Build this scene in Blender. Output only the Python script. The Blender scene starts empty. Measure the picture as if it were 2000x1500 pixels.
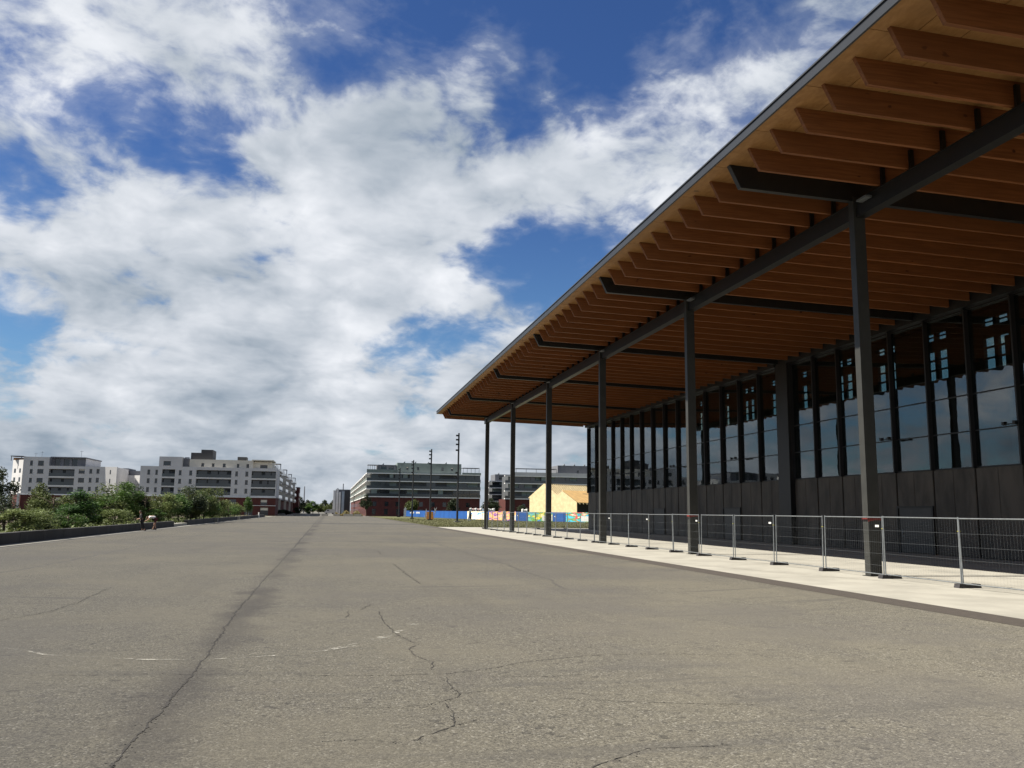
import bpy, bmesh, math, random
from mathutils import Vector, Matrix
random.seed(7)
SC = bpy.context.scene
COL = SC.collection
R = math.radians

# ------------------------------------------------------------------ camera
F_PX, YAW, PITCH, ROLL, CAM_H = 1690.0, .2042, .1471, .0123, 2.0
_f = Vector((math.sin(YAW)*math.cos(PITCH), math.cos(YAW)*math.cos(PITCH), math.sin(PITCH)))
_r0 = Vector((math.cos(YAW), -math.sin(YAW), 0)); _u0 = _r0.cross(_f)
_r = math.cos(ROLL)*_r0 + math.sin(ROLL)*_u0
_u = -math.sin(ROLL)*_r0 + math.cos(ROLL)*_u0
cam = bpy.data.cameras.new('camera'); cam.sensor_width = 36; cam.lens = F_PX/2000*36
cam.clip_start = .1; cam.clip_end = 6000
co = bpy.data.objects.new('camera', cam); COL.objects.link(co)
co.matrix_world = Matrix(((_r.x, _u.x, -_f.x, 0), (_r.y, _u.y, -_f.y, 0), (_r.z, _u.z, -_f.z, CAM_H), (0, 0, 0, 1)))
SC.camera = co

def ray(px, py):            # photograph pixel (2000x1500) -> world direction
    return _f + (px-1000)/F_PX*_r - (py-750)/F_PX*_u
def gnd(px, py, z=0.0):
    d = ray(px, py); t = (z-CAM_H)/d.z; return Vector((d.x*t, d.y*t, z))
def at(px, py, Y):
    d = ray(px, py); t = Y/d.y; return Vector((d.x*t, Y, CAM_H+d.z*t))

# ------------------------------------------------------------------ light
SUN_DIR = Vector((-1, .045, 1.2)).normalized()      # towards the sun
sun = bpy.data.lights.new('sun', 'SUN'); sun.energy = 5.0; sun.angle = R(.55); sun.color = (1, .93, .81)
so = bpy.data.objects.new('sun', sun); COL.objects.link(so)
so.rotation_euler = SUN_DIR.to_track_quat('Z', 'Y').to_euler()
SC.view_settings.view_transform = 'Standard'; SC.view_settings.look = 'None'
SC.view_settings.gamma = 1; SC.view_settings.exposure = 1.15
SC.cycles.max_bounces = 6; SC.cycles.transparent_max_bounces = 24
SC.cycles.sample_clamp_indirect = 4

class NT:
    def __init__(s, nt): s.nt = nt; s.n = nt.nodes; s.l = nt.links
    def new(s, t, **kw):
        n = s.n.new(t)
        for k, v in kw.items(): setattr(n, k, v)
        return n
    def put(s, sock, v):
        if isinstance(v, bpy.types.NodeSocket): s.l.new(v, sock)
        elif v is not None: sock.default_value = v
    def m(s, op, a, b=None, c=None, clamp=False):
        n = s.new('ShaderNodeMath', operation=op, use_clamp=clamp)
        s.put(n.inputs[0], a); s.put(n.inputs[1], b); s.put(n.inputs[2], c); return n.outputs[0]
    def v(s, op, a, b=None, sc=None):
        n = s.new('ShaderNodeVectorMath', operation=op)
        s.put(n.inputs[0], a); s.put(n.inputs[1], b)
        if sc is not None: s.put(n.inputs['Scale'], sc)
        return n.outputs['Value'] if op in ('DISTANCE', 'LENGTH', 'DOT_PRODUCT') else n.outputs['Vector']
    def noise(s, vec, scale, detail=4, rough=.5, lac=2.0, dist=0, col=False):
        n = s.new('ShaderNodeTexNoise'); s.put(n.inputs['Vector'], vec)
        n.inputs['Scale'].default_value = scale; n.inputs['Detail'].default_value = detail
        n.inputs['Roughness'].default_value = rough; n.inputs['Lacunarity'].default_value = lac
        n.inputs['Distortion'].default_value = dist
        return n.outputs['Color'] if col else n.outputs['Fac']
    def ss(s, x, a, b, lo=0.0, hi=1.0, smooth=True):
        n = s.new('ShaderNodeMapRange', interpolation_type='SMOOTHSTEP' if smooth else 'LINEAR')
        s.put(n.inputs['Value'], x); s.put(n.inputs['From Min'], a); s.put(n.inputs['From Max'], b)
        s.put(n.inputs['To Min'], lo); s.put(n.inputs['To Max'], hi); return n.outputs['Result']
    def mix(s, f, a, b, mode='MIX'):
        n = s.new('ShaderNodeMix', data_type='RGBA', blend_type=mode)
        s.put(n.inputs['Factor'], f)
        s.put(n.inputs['A'] if False else n.inputs[6], a if isinstance(a, bpy.types.NodeSocket) else (*a, 1))
        s.put(n.inputs[7], b if isinstance(b, bpy.types.NodeSocket) else (*b, 1)); return n.outputs[2]
    def sep(s, vec):
        n = s.new('ShaderNodeSeparateXYZ'); s.put(n.inputs[0], vec); return n.outputs
    def comb(s, x, y, z):
        n = s.new('ShaderNodeCombineXYZ'); s.put(n.inputs[0], x); s.put(n.inputs[1], y); s.put(n.inputs[2], z); return n.outputs[0]

# ------------------------------------------------------------------ sky: Nishita blue with broken cloud
w = bpy.data.worlds.new('World'); SC.world = w; w.use_nodes = True
w.cycles.sampling_method = 'MANUAL'; w.cycles.sample_map_resolution = 512
W = NT(w.node_tree); W.n.clear()
sky = W.new('ShaderNodeTexSky', sky_type='NISHITA'); sky.sun_disc = False
sky.sun_elevation = math.asin(SUN_DIR.z); sky.sun_rotation = math.atan2(SUN_DIR.x, SUN_DIR.y)
sky.altitude = 150; sky.air_density = 1.0; sky.dust_density = .6; sky.ozone_density = 2.2
tc = W.new('ShaderNodeTexCoord'); D = W.v('NORMALIZE', tc.outputs['Generated'])
wn = W.noise(D, 7.0, 4, .6, col=True)
D2 = W.v('ADD', D, W.v('SCALE', W.v('SUBTRACT', wn, (.5, .5, .5)), sc=.22))
zx, zy, zz = W.sep(D)
hz = W.m('ADD', W.m('MAXIMUM', zz, 0.0), .42)
Q = W.comb(W.m('DIVIDE', zx, hz), W.m('DIVIDE', zy, hz), W.m('MULTIPLY', zz, 1.1))
Qr = W.new('ShaderNodeVectorRotate', rotation_type='Z_AXIS'); W.put(Qr.inputs['Vector'], Q); Qr.inputs['Angle'].default_value = R(-20)
wq = W.noise(Qr.outputs[0], 5.0, 3, .5, col=True)
QS = W.v('ADD', Qr.outputs[0], W.v('SCALE', W.v('SUBTRACT', wq, (.5, .5, .5)), sc=.10))
big = W.noise(QS, 2.0, 3, .5)
fine = W.noise(QS, 4.6, 9, .54, lac=2.1)
puff = W.noise(QS, 13.0, 7, .56)
dens = W.m('ADD', W.m('MULTIPLY', W.m('SUBTRACT', big, .5), .9), W.m('MULTIPLY', W.m('SUBTRACT', fine, .5), 1.9))
puffs = W.noise(QS, 27.0, 6, .6)
dens = W.m('ADD', dens, W.m('ADD', W.m('MULTIPLY', W.m('SUBTRACT', puff, .5), 1.15), W.m('MULTIPLY', W.m('SUBTRACT', puffs, .5), .55)))
# broad lie of the cloud banks and gaps over the town (direction, angular size, weight)
GAPS = [(860, 20, 330, -.46), (1190, 50, 260, -.36), (590, 110, 170, -.34), (300, 235, 95, -.28), (415, 190, 80, -.26), (740, 120, 150, -.2),
        (20, 380, 90, -.32), (30, 645, 110, -.46), (215, 640, 80, -.22), (1080, 520, 180, -.44), (930, 575, 130, -.34),
        (840, 690, 150, -.44), (500, 495, 90, -.30), (1400, 70, 160, -.26), (740, 725, 90, -.3), (270, 775, 90, -.28), (180, 170, 80, -.24), (60, 330, 60, -.2), (280, 590, 60, -.2),
        (60, 90, 220, -.04), (370, 60, 130, .12), (690, 340, 290, .50), (280, 470, 290, .42), (1000, 270, 160, .36), (40, 230, 120, .22),
        (1090, 150, 80, .30), (1340, 320, 270, .46), (950, 620, 75, .58), (620, 640, 220, .44), (300, 860, 330, .46), (600, 870, 260, .46),
        (1000, 880, 230, .46), (880, 390, 240, .44), (790, 570, 100, .36), (60, 490, 130, .34), (1050, 330, 130, .32), (160, 720, 150, .30), (900, 780, 140, .30)]
for px, py, rp, wt in GAPS:
    c = ray(px, py).normalized()
    b = W.ss(W.v('DISTANCE', D2, tuple(c)), 0.0, rp*1.4/F_PX, wt*.92, 0.0)
    dens = W.m('ADD', dens, b)
low = W.ss(zz, 0.0, .16, .30, 0.0)
dens = W.m('ADD', W.m('ADD', dens, low), -.07)
alpha = W.ss(dens, -.36, .30)
veil = W.m('MULTIPLY', W.ss(W.m('ADD', dens, W.m('MULTIPLY', W.m('SUBTRACT', fine, .5), .8)), -.6, .15), .30)
alpha = W.m('MAXIMUM', alpha, veil)
# cloud brightness: the side away from the sun and thick bellies are greyer
off = W.v('ADD', QS, (-.055, .02, .05))
fine2 = W.noise(off, 4.6, 4, .5, lac=2.1); fine3 = W.noise(QS, 4.6, 4, .5, lac=2.1)
puff2 = W.noise(off, 13.0, 2, .5)
rel = W.m('ADD', W.m('MULTIPLY', W.m('SUBTRACT', fine3, fine2), 1.25), W.m('MULTIPLY', W.m('SUBTRACT', puff, puff2), .34))
bel = W.noise(QS, 2.6, 3, .45)
br = W.m('ADD', W.ss(bel, .34, .60, .66, .92), rel)
strat = W.noise(W.comb(W.m('MULTIPLY', zx, 3.2), W.m('MULTIPLY', zy, 3.2), W.m('MULTIPLY', zz, 20.0)), 1.0, 6, .58)
br = W.m('ADD', br, W.m('MULTIPLY', W.m('SUBTRACT', strat, .5), W.ss(zz, .07, .33, 1.0, .18)))
br = W.m('MULTIPLY', br, W.ss(zz, 0.02, .30, .80, 1.0))
br = W.m('MINIMUM', W.m('MAXIMUM', W.m('ADD', br, W.m('MULTIPLY', W.m('SUBTRACT', puffs, .5), .22)), .2), 1.25)
cl = W.mix(W.ss(br, .30, 1.22, smooth=False), (2.1, 2.75, 3.5), (8.3, 8.5, 8.9))
bl = W.mix(1.0, sky.outputs[0], W.mix(W.ss(zz, .12, .42), (.54, .76, .94), (.36, .54, .86)), 'MULTIPLY')
skyc = W.mix(alpha, bl, cl)
bg = W.new('ShaderNodeBackground'); W.put(bg.inputs[0], skyc); bg.inputs[1].default_value = .05
wo = W.new('ShaderNodeOutputWorld'); W.l.new(bg.outputs[0], wo.inputs[0])

# ------------------------------------------------------------------ materials
MATS = {}
def mat(name, col, rough=.8, var=.12, scale=3.0, metal=0.0, spec=.5, bump=0.0, bscale=None, stretch=None, col2=None, detail=5, obj=False):
    if name in MATS: return MATS[name]
    m = bpy.data.materials.new(name); m.use_nodes = True; N = NT(m.node_tree)
    p = N.n['Principled BSDF']; p.inputs['Roughness'].default_value = rough
    p.inputs['Metallic'].default_value = metal; p.inputs['Specular IOR Level'].default_value = spec
    g = N.new('ShaderNodeNewGeometry') if not obj else None
    pos = g.outputs['Position'] if g else N.new('ShaderNodeTexCoord').outputs['Object']
    if stretch: pos = N.v('MULTIPLY', pos, stretch)
    n = N.noise(pos, scale, detail, .6)
    a = tuple(min(1, c*(1-var)) for c in col); b = tuple(min(1, c*(1+var)) for c in (col2 or col))
    N.put(p.inputs['Base Color'], N.mix(N.ss(n, .3, .7), a, b))
    if bump:
        bn = N.new('ShaderNodeBump'); bn.inputs['Strength'].default_value = bump; bn.inputs['Distance'].default_value = .02
        N.put(bn.inputs['Height'], N.noise(pos, bscale or scale*4, 4, .6)); N.l.new(bn.outputs[0], p.inputs['Normal'])
    MATS[name] = m; return m

def asphalt_mat():
    m = bpy.data.materials.new('old_asphalt'); m.use_nodes = True; N = NT(m.node_tree); p = N.n['Principled BSDF']
    g = N.new('ShaderNodeNewGeometry').outputs['Position']; x, y, z = N.sep(g)
    def cells(sc):
        v = N.new('ShaderNodeTexVoronoi', feature='F1'); N.put(v.inputs['Vector'], g); v.inputs['Scale'].default_value = sc
        return N.sep(v.outputs['Color'])[0], v.outputs['Distance']
    c1, d1 = cells(50); c2, d2 = cells(105); c3, d3 = cells(15)
    pat = N.noise(g, .22, 7, .62); strk = N.noise(N.v('MULTIPLY', g, (1, .10, 1)), .7, 6, .62)
    blot = N.noise(g, 1.3, 6, .66); mott = N.noise(g, 5.0, 5, .7); fat = N.noise(N.v('ADD', g, (31, 7, 0)), .09, 5, .6)
    # stone by stone: pale and dark chippings set in worn bitumen
    st = N.m('ADD', N.m('MULTIPLY', c1, .55), N.m('MULTIPLY', c2, .45))
    c = N.mix(N.ss(st, .12, .88, smooth=False), (.036, .0335, .028), (.160, .148, .117))
    c = N.mix(N.ss(c1, .93, .97, 0, .6), c, (.26, .25, .22)); c = N.mix(N.ss(c2, .10, .05, 0, .85), c, (.016, .015, .014))
    c = N.mix(N.ss(c3, .965, .98, 0, .6), c, (.02, .019, .018))
    c = N.mix(N.ss(mott, .42, .66, 0, .30), c, (.062, .058, .052))
    c = N.mix(N.ss(pat, .38, .66, 0, .55), c, (.120, .109, .083))
    c = N.mix(N.ss(fat, .46, .60, 0, .45), c, (.070, .066, .063))
    c = N.mix(N.ss(strk, .50, .70, 0, .32), c, (.060, .056, .050))
    c = N.mix(N.ss(blot, .54, .72, 0, .36), c, (.052, .048, .047))
    # sweeping tyre arcs
    rr = N.v('LENGTH', N.v('SUBTRACT', g, (2.0, 46.0, 0.0)))
    arcs = N.noise(N.comb(N.m('MULTIPLY', rr, 1.6), N.m('MULTIPLY', x, .12), 0.0), 1.0, 4, .6)
    c = N.mix(N.m('MULTIPLY', N.ss(arcs, .56, .68), N.ss(N.noise(g, .12, 3), .42, .58, 0, .55)), c, (.058, .055, .050))
    # old damp staining either side of the lengthways paving joint
    wob = N.m('MULTIPLY', N.m('SUBTRACT', N.noise(g, .55, 5, .6), .5), 1.5)
    dj = N.m('ABSOLUTE', N.m('ADD', N.m('ADD', x, 1.55), wob))
    near = N.ss(dj, .02, .62, 1.0, 0.0)
    along = N.m('ADD', N.ss(N.noise(N.v('MULTIPLY', g, (0, 1, 0)), .085, 3, .55), .40, .62), .18)
    c = N.mix(N.m('MULTIPLY', N.m('MULTIPLY', near, along), .62), c, (.030, .027, .027))
    N.put(p.inputs['Base Color'], c); p.inputs['Diffuse Roughness'].default_value = 1.0; p.inputs['Roughness'].default_value = .9; p.inputs['Specular IOR Level'].default_value = .3
    b = N.new('ShaderNodeBump'); b.inputs['Strength'].default_value = .35; b.inputs['Distance'].default_value = .006
    N.put(b.inputs['Height'], N.m('ADD', N.m('SUBTRACT', 1.0, d1), N.m('MULTIPLY', c1, .6))); N.l.new(b.outputs[0], p.inputs['Normal'])
    return m
M_ASPH = asphalt_mat()
def timber_mat(name, ax, cdark, clight):
    m = bpy.data.materials.new(name); m.use_nodes = True; N = NT(m.node_tree); p = N.n['Principled BSDF']
    g = N.new('ShaderNodeNewGeometry').outputs['Position']
    oi = N.new('ShaderNodeObjectInfo').outputs['Random']
    st = (.35, 6, 6) if ax == 'x' else (3.0, 1.2, 3)
    gg = N.v('ADD', N.v('MULTIPLY', g, st), N.comb(N.m('MULTIPLY', oi, 37.0), 0.0, 0.0))
    n = N.noise(gg, 2.2, 6, .62, dist=.4)
    lam = N.noise(N.v('MULTIPLY', g, (.12, .7, 9)), 2.4, 2, .5)
    c = N.mix(N.ss(n, .3, .7), cdark, clight)
    c = N.mix(N.ss(lam, .5, .62, 0, .3), c, tuple(v*.72 for v in cdark))
    kn = N.noise(N.v('ADD', N.v('MULTIPLY', g, (1.1, 1.6, 3.2)), N.comb(N.m('MULTIPLY', oi, 91.0), 0.0, 0.0)), 1.5, 1, .4)
    c = N.mix(N.ss(kn, .75, .79, 0, .85), c, (.02, .008, .004))
    c = N.mix(N.ss(oi, 0.0, 1.0, 0, .55, smooth=False), c, tuple(v*.60 for v in clight))
    N.put(p.inputs['Base Color'], c); p.inputs['Roughness'].default_value = .6; p.inputs['Specular IOR Level'].default_value = .25
    return m
M_TIMB = timber_mat('glulam_timber', 'x', (.160, .056, .017), (.25, .094, .031))
M_OSB = timber_mat('soffit_board', 'y', (.30, .150, .050), (.42, .225, .083))
M_STEEL = mat('dark_painted_steel', (.0095, .0097, .0094), .42, .15, 2.0, spec=.45)
M_COLUMN = mat('column_painted_steel', (.032, .032, .029), .5, .12, 1.5, spec=.3)
M_FASC = mat('fascia_metal', (.017, .0195, .024), .5, .12, .8, spec=.5)
M_CAP = mat('roof_cap_metal', (.03, .034, .04), .5, .1, 1)
M_PANEL = mat('dark_perforated_cladding', (.056, .046, .036), .6, .42, .9, spec=.3, stretch=(1, 1, .35), bump=.3, bscale=40)
M_MULL = mat('mullion_metal', (.014, .012, .011), .45, .1, 2, spec=.35)
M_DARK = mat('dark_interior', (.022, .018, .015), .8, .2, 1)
M_INFL = mat('interior_floor', (.06, .055, .05), .5, .2, .5)
M_CONC = mat('pale_concrete_paving', (.282, .272, .238), .8, .15, .55, bump=.15, bscale=30, detail=9)
M_EDGE = mat('dark_edge_asphalt', (.046, .038, .032), .9, .18, 6, bump=.4, bscale=50)
M_KERB = mat('kerb_concrete', (.17, .162, .142), .85, .15, 2.0, bump=.3, bscale=25)
M_GUT = mat('gutter_asphalt', (.065, .062, .055), .9, .2, 3)
M_LOWW = mat('low_wall_concrete', (.026, .025, .025), .9, .35, .9, stretch=(1, 1, .3), bump=.3)
M_SOIL = mat('soil', (.07, .05, .032), .95, .3, 2)
M_GALV = mat('galvanised_steel', (.15, .162, .17), .45, .15, 8, metal=.3)
M_RUB = mat('black_rubber', (.022, .020, .022), .75, .3, 8, bump=.3)
M_YEL = mat('yellow_clamp', (.22, .20, .05), .5, .1, 5)
M_WPL = mat('white_plate', (.55, .55, .53), .5, .05, 4)
M_RED = mat('red_tape', (.16, .016, .011), .5, .15, 8)
M_LAWN = mat('lawn_ground', (.068, .062, .020), .95, .35, .35, col2=(.075, .080, .021), detail=8)
M_EARTH = mat('earth_plain', (.10, .095, .065), .95, .3, .05, detail=8)
M_WHITE = mat('white_render', (.46, .457, .46), .85, .07, .25)
M_CREAM = mat('cream_render', (.55, .52, .45), .85, .06, .25)
M_GREYR = mat('grey_render', (.12, .125, .14), .8, .1, .4)
M_DKBOX = mat('charcoal_plant_room', (.03, .031, .036), .7, .12, .4)
M_REDR = mat('red_brick_render', (.068, .0145, .0115), .85, .2, .8)
M_SLAB = mat('balcony_slab', (.68, .68, .67), .8, .06, .5)
M_GRN = mat('green_grey_panel', (.15, .185, .175), .6, .18, .3)
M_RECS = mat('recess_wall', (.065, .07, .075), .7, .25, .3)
M_GALL = mat('dark_window_glass', (.012, .016, .022), .08, .3, .2, spec=.8)
M_BALG = mat('balustrade_glass', (.028, .035, .04), .12, .3, .2, spec=.7)
M_FRAME = mat('window_frame', (.10, .10, .105), .6, .1, 2)
M_BARK = mat('bark', (.10, .075, .05), .9, .3, 6, obj=True)
M_PINE = mat('raw_pine_boards', (.56, .455, .265), .75, .12, 1.2)
M_PLY = mat('orange_roof_board', (.46, .29, .11), .7, .14, .8)
M_BLUE = mat('blue_hoarding', (.009, .070, .265), .55, .12, .5)

def leaf_mat(name, a, b):
    m = bpy.data.materials.new(name); m.use_nodes = True; N = NT(m.node_tree); p = N.n['Principled BSDF']
    g = N.new('ShaderNodeNewGeometry'); n = N.noise(g.outputs['Position'], 1.1, 3, .6)
    rnd = g.outputs['Random Per Island']
    c = N.mix(N.ss(n, .35, .65), a, b); c = N.mix(N.m('MULTIPLY', rnd, .5), c, tuple(v*.45 for v in a))
    N.put(p.inputs['Base Color'], c); p.inputs['Roughness'].default_value = .6
    p.inputs['Specular IOR Level'].default_value = .3
    t = N.new('ShaderNodeBsdfTranslucent'); N.put(t.inputs[0], c)
    mx = N.new('ShaderNodeMixShader'); mx.inputs[0].default_value = .3
    N.l.new(p.outputs[0], mx.inputs[1]); N.l.new(t.outputs[0], mx.inputs[2])
    N.l.new(mx.outputs[0], N.n['Material Output'].inputs[0]); return m
LEAF = {'olive': leaf_mat('olive_leaves', (.070, .092, .026), (.125, .155, .048)),
        'green': leaf_mat('green_leaves', (.045, .095, .018), (.095, .165, .034)),
        'pine': leaf_mat('pine_needles', (.03, .075, .018), (.06, .125, .03)),
        'dark': leaf_mat('dark_leaves', (.024, .038, .018), (.045, .06, .026)),
        'lime': leaf_mat('pale_leaves', (.12, .16, .05), (.19, .23, .08)),
        'rust': leaf_mat('rusty_leaves', (.16, .10, .035), (.13, .14, .045))}

def glass_mat(name, tint, ior, wav):
    m = bpy.data.materials.new(name); m.use_nodes = True; N = NT(m.node_tree); N.n.remove(N.n['Principled BSDF'])
    geo = N.new('ShaderNodeNewGeometry'); cs = N.m('ABSOLUTE', N.v('DOT_PRODUCT', geo.outputs['Incoming'], geo.outputs['Normal']))
    r0 = ((ior-1)/(ior+1))**2; frs = N.m('ADD', r0, N.m('MULTIPLY', N.m('POWER', N.m('SUBTRACT', 1.0, cs, clamp=True), 5.0), 1-r0))
    gl = N.new('ShaderNodeBsdfGlossy'); gl.inputs['Roughness'].default_value = 0.01; gl.inputs['Color'].default_value = (.9, .93, .97, 1)
    tr = N.new('ShaderNodeBsdfTransparent'); tr.inputs[0].default_value = (*tint, 1)
    g = N.new('ShaderNodeNewGeometry').outputs['Position']; oi = N.new('ShaderNodeObjectInfo').outputs['Random']
    gg = N.v('ADD', g, N.comb(N.m('MULTIPLY', oi, 50.0), 0.0, 0.0))
    b = N.new('ShaderNodeBump'); b.inputs['Strength'].default_value = wav; b.inputs['Distance'].default_value = .05
    N.put(b.inputs['Height'], N.noise(gg, .55, 2, .4)); N.l.new(b.outputs[0], gl.inputs['Normal'])
    mx = N.new('ShaderNodeMixShader'); N.l.new(frs, mx.inputs[0]); N.l.new(tr.outputs[0], mx.inputs[1]); N.l.new(gl.outputs[0], mx.inputs[2])
    N.l.new(mx.outputs[0], N.n['Material Output'].inputs[0]); return m
M_GLASS = glass_mat('facade_glass', (.70, .75, .72), 1.86, .07)

# ------------------------------------------------------------------ mesh helpers
class MB:
    def __init__(s): s.v = []; s.f = []; s.mi = []; s.cur = 0
    def quad(s, a, b, c, d):
        i = len(s.v); s.v += [tuple(a), tuple(b), tuple(c), tuple(d)]; s.f.append((i, i+1, i+2, i+3)); s.mi.append(s.cur); return s
    def poly(s, pts):
        i = len(s.v); s.v += [tuple(p) for p in pts]; s.f.append(tuple(range(i, i+len(pts)))); s.mi.append(s.cur); return s
    def box(s, x0, x1, y0, y1, z0, z1):
        i = len(s.v)
        s.v += [(x0, y0, z0), (x1, y0, z0), (x1, y1, z0), (x0, y1, z0), (x0, y0, z1), (x1, y0, z1), (x1, y1, z1), (x0, y1, z1)]
        for q in ((0, 3, 2, 1), (4, 5, 6, 7), (0, 1, 5, 4), (1, 2, 6, 5), (2, 3, 7, 6), (3, 0, 4, 7)):
            s.f.append(tuple(i+k for k in q)); s.mi.append(s.cur)
        return s
    def prism(s, pts, axis, a, b):
        """pts: 2-D outline (ccw seen from +axis end); axis 'y': pts are (x,z); 'z': (x,y); 'x': (y,z)"""
        def P(p, t): return {'y': (p[0], t, p[1]), 'z': (p[0], p[1], t), 'x': (t, p[0], p[1])}[axis]
        i = len(s.v); n = len(pts)
        s.v += [P(p, a) for p in pts] + [P(p, b) for p in pts]
        s.f.append(tuple(range(i, i+n))); s.f.append(tuple(range(i+2*n-1, i+n-1, -1))); s.mi += [s.cur]*2
        for k in range(n):
            k2 = (k+1) % n; s.f.append((i+k2, i+k, i+n+k, i+n+k2)); s.mi.append(s.cur)
        return s
    def tube(s, path, rads, n=6):
        path = [Vector(p) for p in path]
        if not hasattr(rads, '__len__'): rads = [rads]*len(path)
        base = len(s.v)
        for k, p in enumerate(path):
            d = (path[min(k+1, len(path)-1)]-path[max(k-1, 0)]).normalized()
            a = d.orthogonal().normalized() if abs(d.z) < .99 else Vector((1, 0, 0)); a = (a-d*a.dot(d)).normalized(); b = d.cross(a)
            for j in range(n):
                t = 2*math.pi*j/n; s.v.append(tuple(p+(a*math.cos(t)+b*math.sin(t))*rads[k]))
        for k in range(len(path)-1):
            for j in range(n):
                j2 = (j+1) % n; s.f.append((base+k*n+j, base+k*n+j2, base+(k+1)*n+j2, base+(k+1)*n+j)); s.mi.append(s.cur)
        s.f.append(tuple(base+j for j in range(n-1, -1, -1))); s.f.append(tuple(base+(len(path)-1)*n+j for j in range(n))); s.mi += [s.cur]*2
        return s
    def mesh(s, name, mats, fix=True):
        me = bpy.data.meshes.new(name); me.from_pydata(s.v, [], s.f)
        for m in (mats if isinstance(mats, (list, tuple)) else [mats]): me.materials.append(m)
        for p, i in zip(me.polygons, s.mi): p.material_index = i
        if fix:
            bm = bmesh.new(); bm.from_mesh(me); bmesh.ops.recalc_face_normals(bm, faces=bm.faces); bm.to_mesh(me); bm.free()
        return me
    def build(s, name, mats, parent=None, loc=None, fix=True): return place(name, s.mesh(name, mats, fix), parent, loc)
def place(name, me, parent=None, loc=None, rz=0):
    o = bpy.data.objects.new(name, me); COL.objects.link(o)
    if parent: o.parent = parent
    if loc is not None: o.location = loc
    if rz: o.rotation_euler = (0, 0, rz)
    return o
def tag(o, label=None, cat=None, group=None, kind=None):
    for k, v in (('label', label), ('category', cat), ('group', group), ('kind', kind)):
        if v: o[k] = v
    return o
def thing(name, label, cat, loc=(0, 0, 0), rz=0, group=None):
    o = bpy.data.objects.new(name, None); COL.objects.link(o); o.location = loc; o.rotation_euler = (0, 0, rz)
    o.empty_display_size = .3; return tag(o, label, cat, group)
def struct(o): return tag(o, kind='structure')
def bevel(o, w=.01, seg=1):
    m = o.modifiers.new('bevel', 'BEVEL'); m.width = w; m.segments = seg; m.limit_method = 'ANGLE'; return o
ORD = ['nearest', 'second', 'third', 'fourth', 'fifth', 'sixth', 'seventh', 'eighth', 'ninth', 'tenth', 'eleventh', 'twelfth', 'thirteenth',
       'fourteenth', 'fifteenth', 'sixteenth', 'seventeenth', 'eighteenth', 'nineteenth', 'twentieth', 'twenty-first', 'twenty-second',
       'twenty-third', 'twenty-fourth', 'twenty-fifth', 'twenty-sixth', 'twenty-seventh', 'twenty-eighth', 'twenty-ninth', 'thirtieth']
ORL = ['leftmost'] + ORD[1:]

# ------------------------------------------------------------------ ground
struct(MB().quad((-3000, -300, -.02), (3000, -300, -.02), (3000, 5000, -.02), (-3000, 5000, -.02)).build('ground', M_EARTH))
EDGE_X, PAV_X, KERB_X, WALL_X = 12.75, 13.72, -15.45, -16.3
runway = struct(MB().quad((-15.45, -60, 0), (12.75, -60, 0), (12.75, 297, 0), (-15.45, 297, 0)).build('runway', M_ASPH))
struct(MB().quad((12.75, -60, .004), (13.72, -60, .004), (13.72, 300, .004), (12.75, 300, .004)).build('edge_strip', M_EDGE))
struct(MB().box(13.72, 36, -60, 112.5, -.2, .012).build('pavement', M_CONC))
struct(MB().quad((13.72, 112.5, .004), (130, 112.5, .004), (130, 312, .004), (13.72, 312, .004)).build('lawn', M_LAWN))
struct(MB().box(36, 130, 104, 112.5, -.2, .008).build('side_path', M_CONC))
struct(MB().quad((-15.10, -60, .004), (-15.5, -60, .004), (-15.5, 260, .004), (-15.10, 260, .004)).build('gutter', M_GUT))
struct(MB().box(-16.32, -15.5, -60, 260, -.2, .03).build('left_kerb', M_KERB))
struct(MB().quad((-90, -60, .30), (-16.7, -60, .30), (-16.7, 250, .30), (-90, 250, .30)).build('planting_bed', M_SOIL))
struct(MB().quad((-60, 297, -.004), (60, 297, -.004), (60, 700, -.004), (-60, 700, -.004)).build('avenue', mat('avenue_asphalt', (.10, .097, .088), .9, .2, .2)))

def ribbon(pts, width, z, jit=.02, step=.12, wj=.5, crumbs=0):
    """a thin wandering strip lying on the ground"""
    P = [Vector((p[0], p[1], 0)) for p in pts]; out = []
    for a, b in zip(P[:-1], P[1:]):
        n = max(1, int((b-a).length/step)); n = min(n, 160)
        for k in range(n): out.append(a.lerp(b, k/n))
    out.append(P[-1]); mb = MB(); prev = None; off = 0
    for i, p in enumerate(out):
        d = (out[min(i+1, len(out)-1)]-out[max(i-1, 0)]).normalized(); nrm = Vector((-d.y, d.x, 0))
        off = off*.75+random.uniform(-jit, jit); wd = width*random.uniform(1-wj, 1+wj)*.5
        if i in (0, len(out)-1): wd *= .15
        c = p+nrm*off; l = (c+nrm*wd); r = (c-nrm*wd); cur = ((l.x, l.y, z), (r.x, r.y, z))
        if prev: mb.quad(prev[0], prev[1], cur[1], cur[0])
        for _ in range(crumbs):
            if random.random() < .5:
                q = c+nrm*random.gauss(0, width*1.6+.012)+d*random.uniform(-step, step); s = random.uniform(.003, .013)
                mb.poly([(q.x+s*math.cos(t)*random.uniform(.6, 1.3), q.y+s*math.sin(t)*random.uniform(.6, 1.3), z) for t in (0, 1.3, 2.5, 3.8, 5.0)])
        prev = cur
    return mb
M_CRACK = mat('crack_filler', (.020, .018, .016), .95, .3, 9)
M_FAINT = mat('faint_joint', (.055, .051, .044), .9, .3, 3)
def px3(l): return [gnd(x/2.857, 1000+y/2.857) for x, y in l]
def px4(l): return [gnd(600+x/2.857, 1000+y/2.857) for x, y in l]
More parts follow.
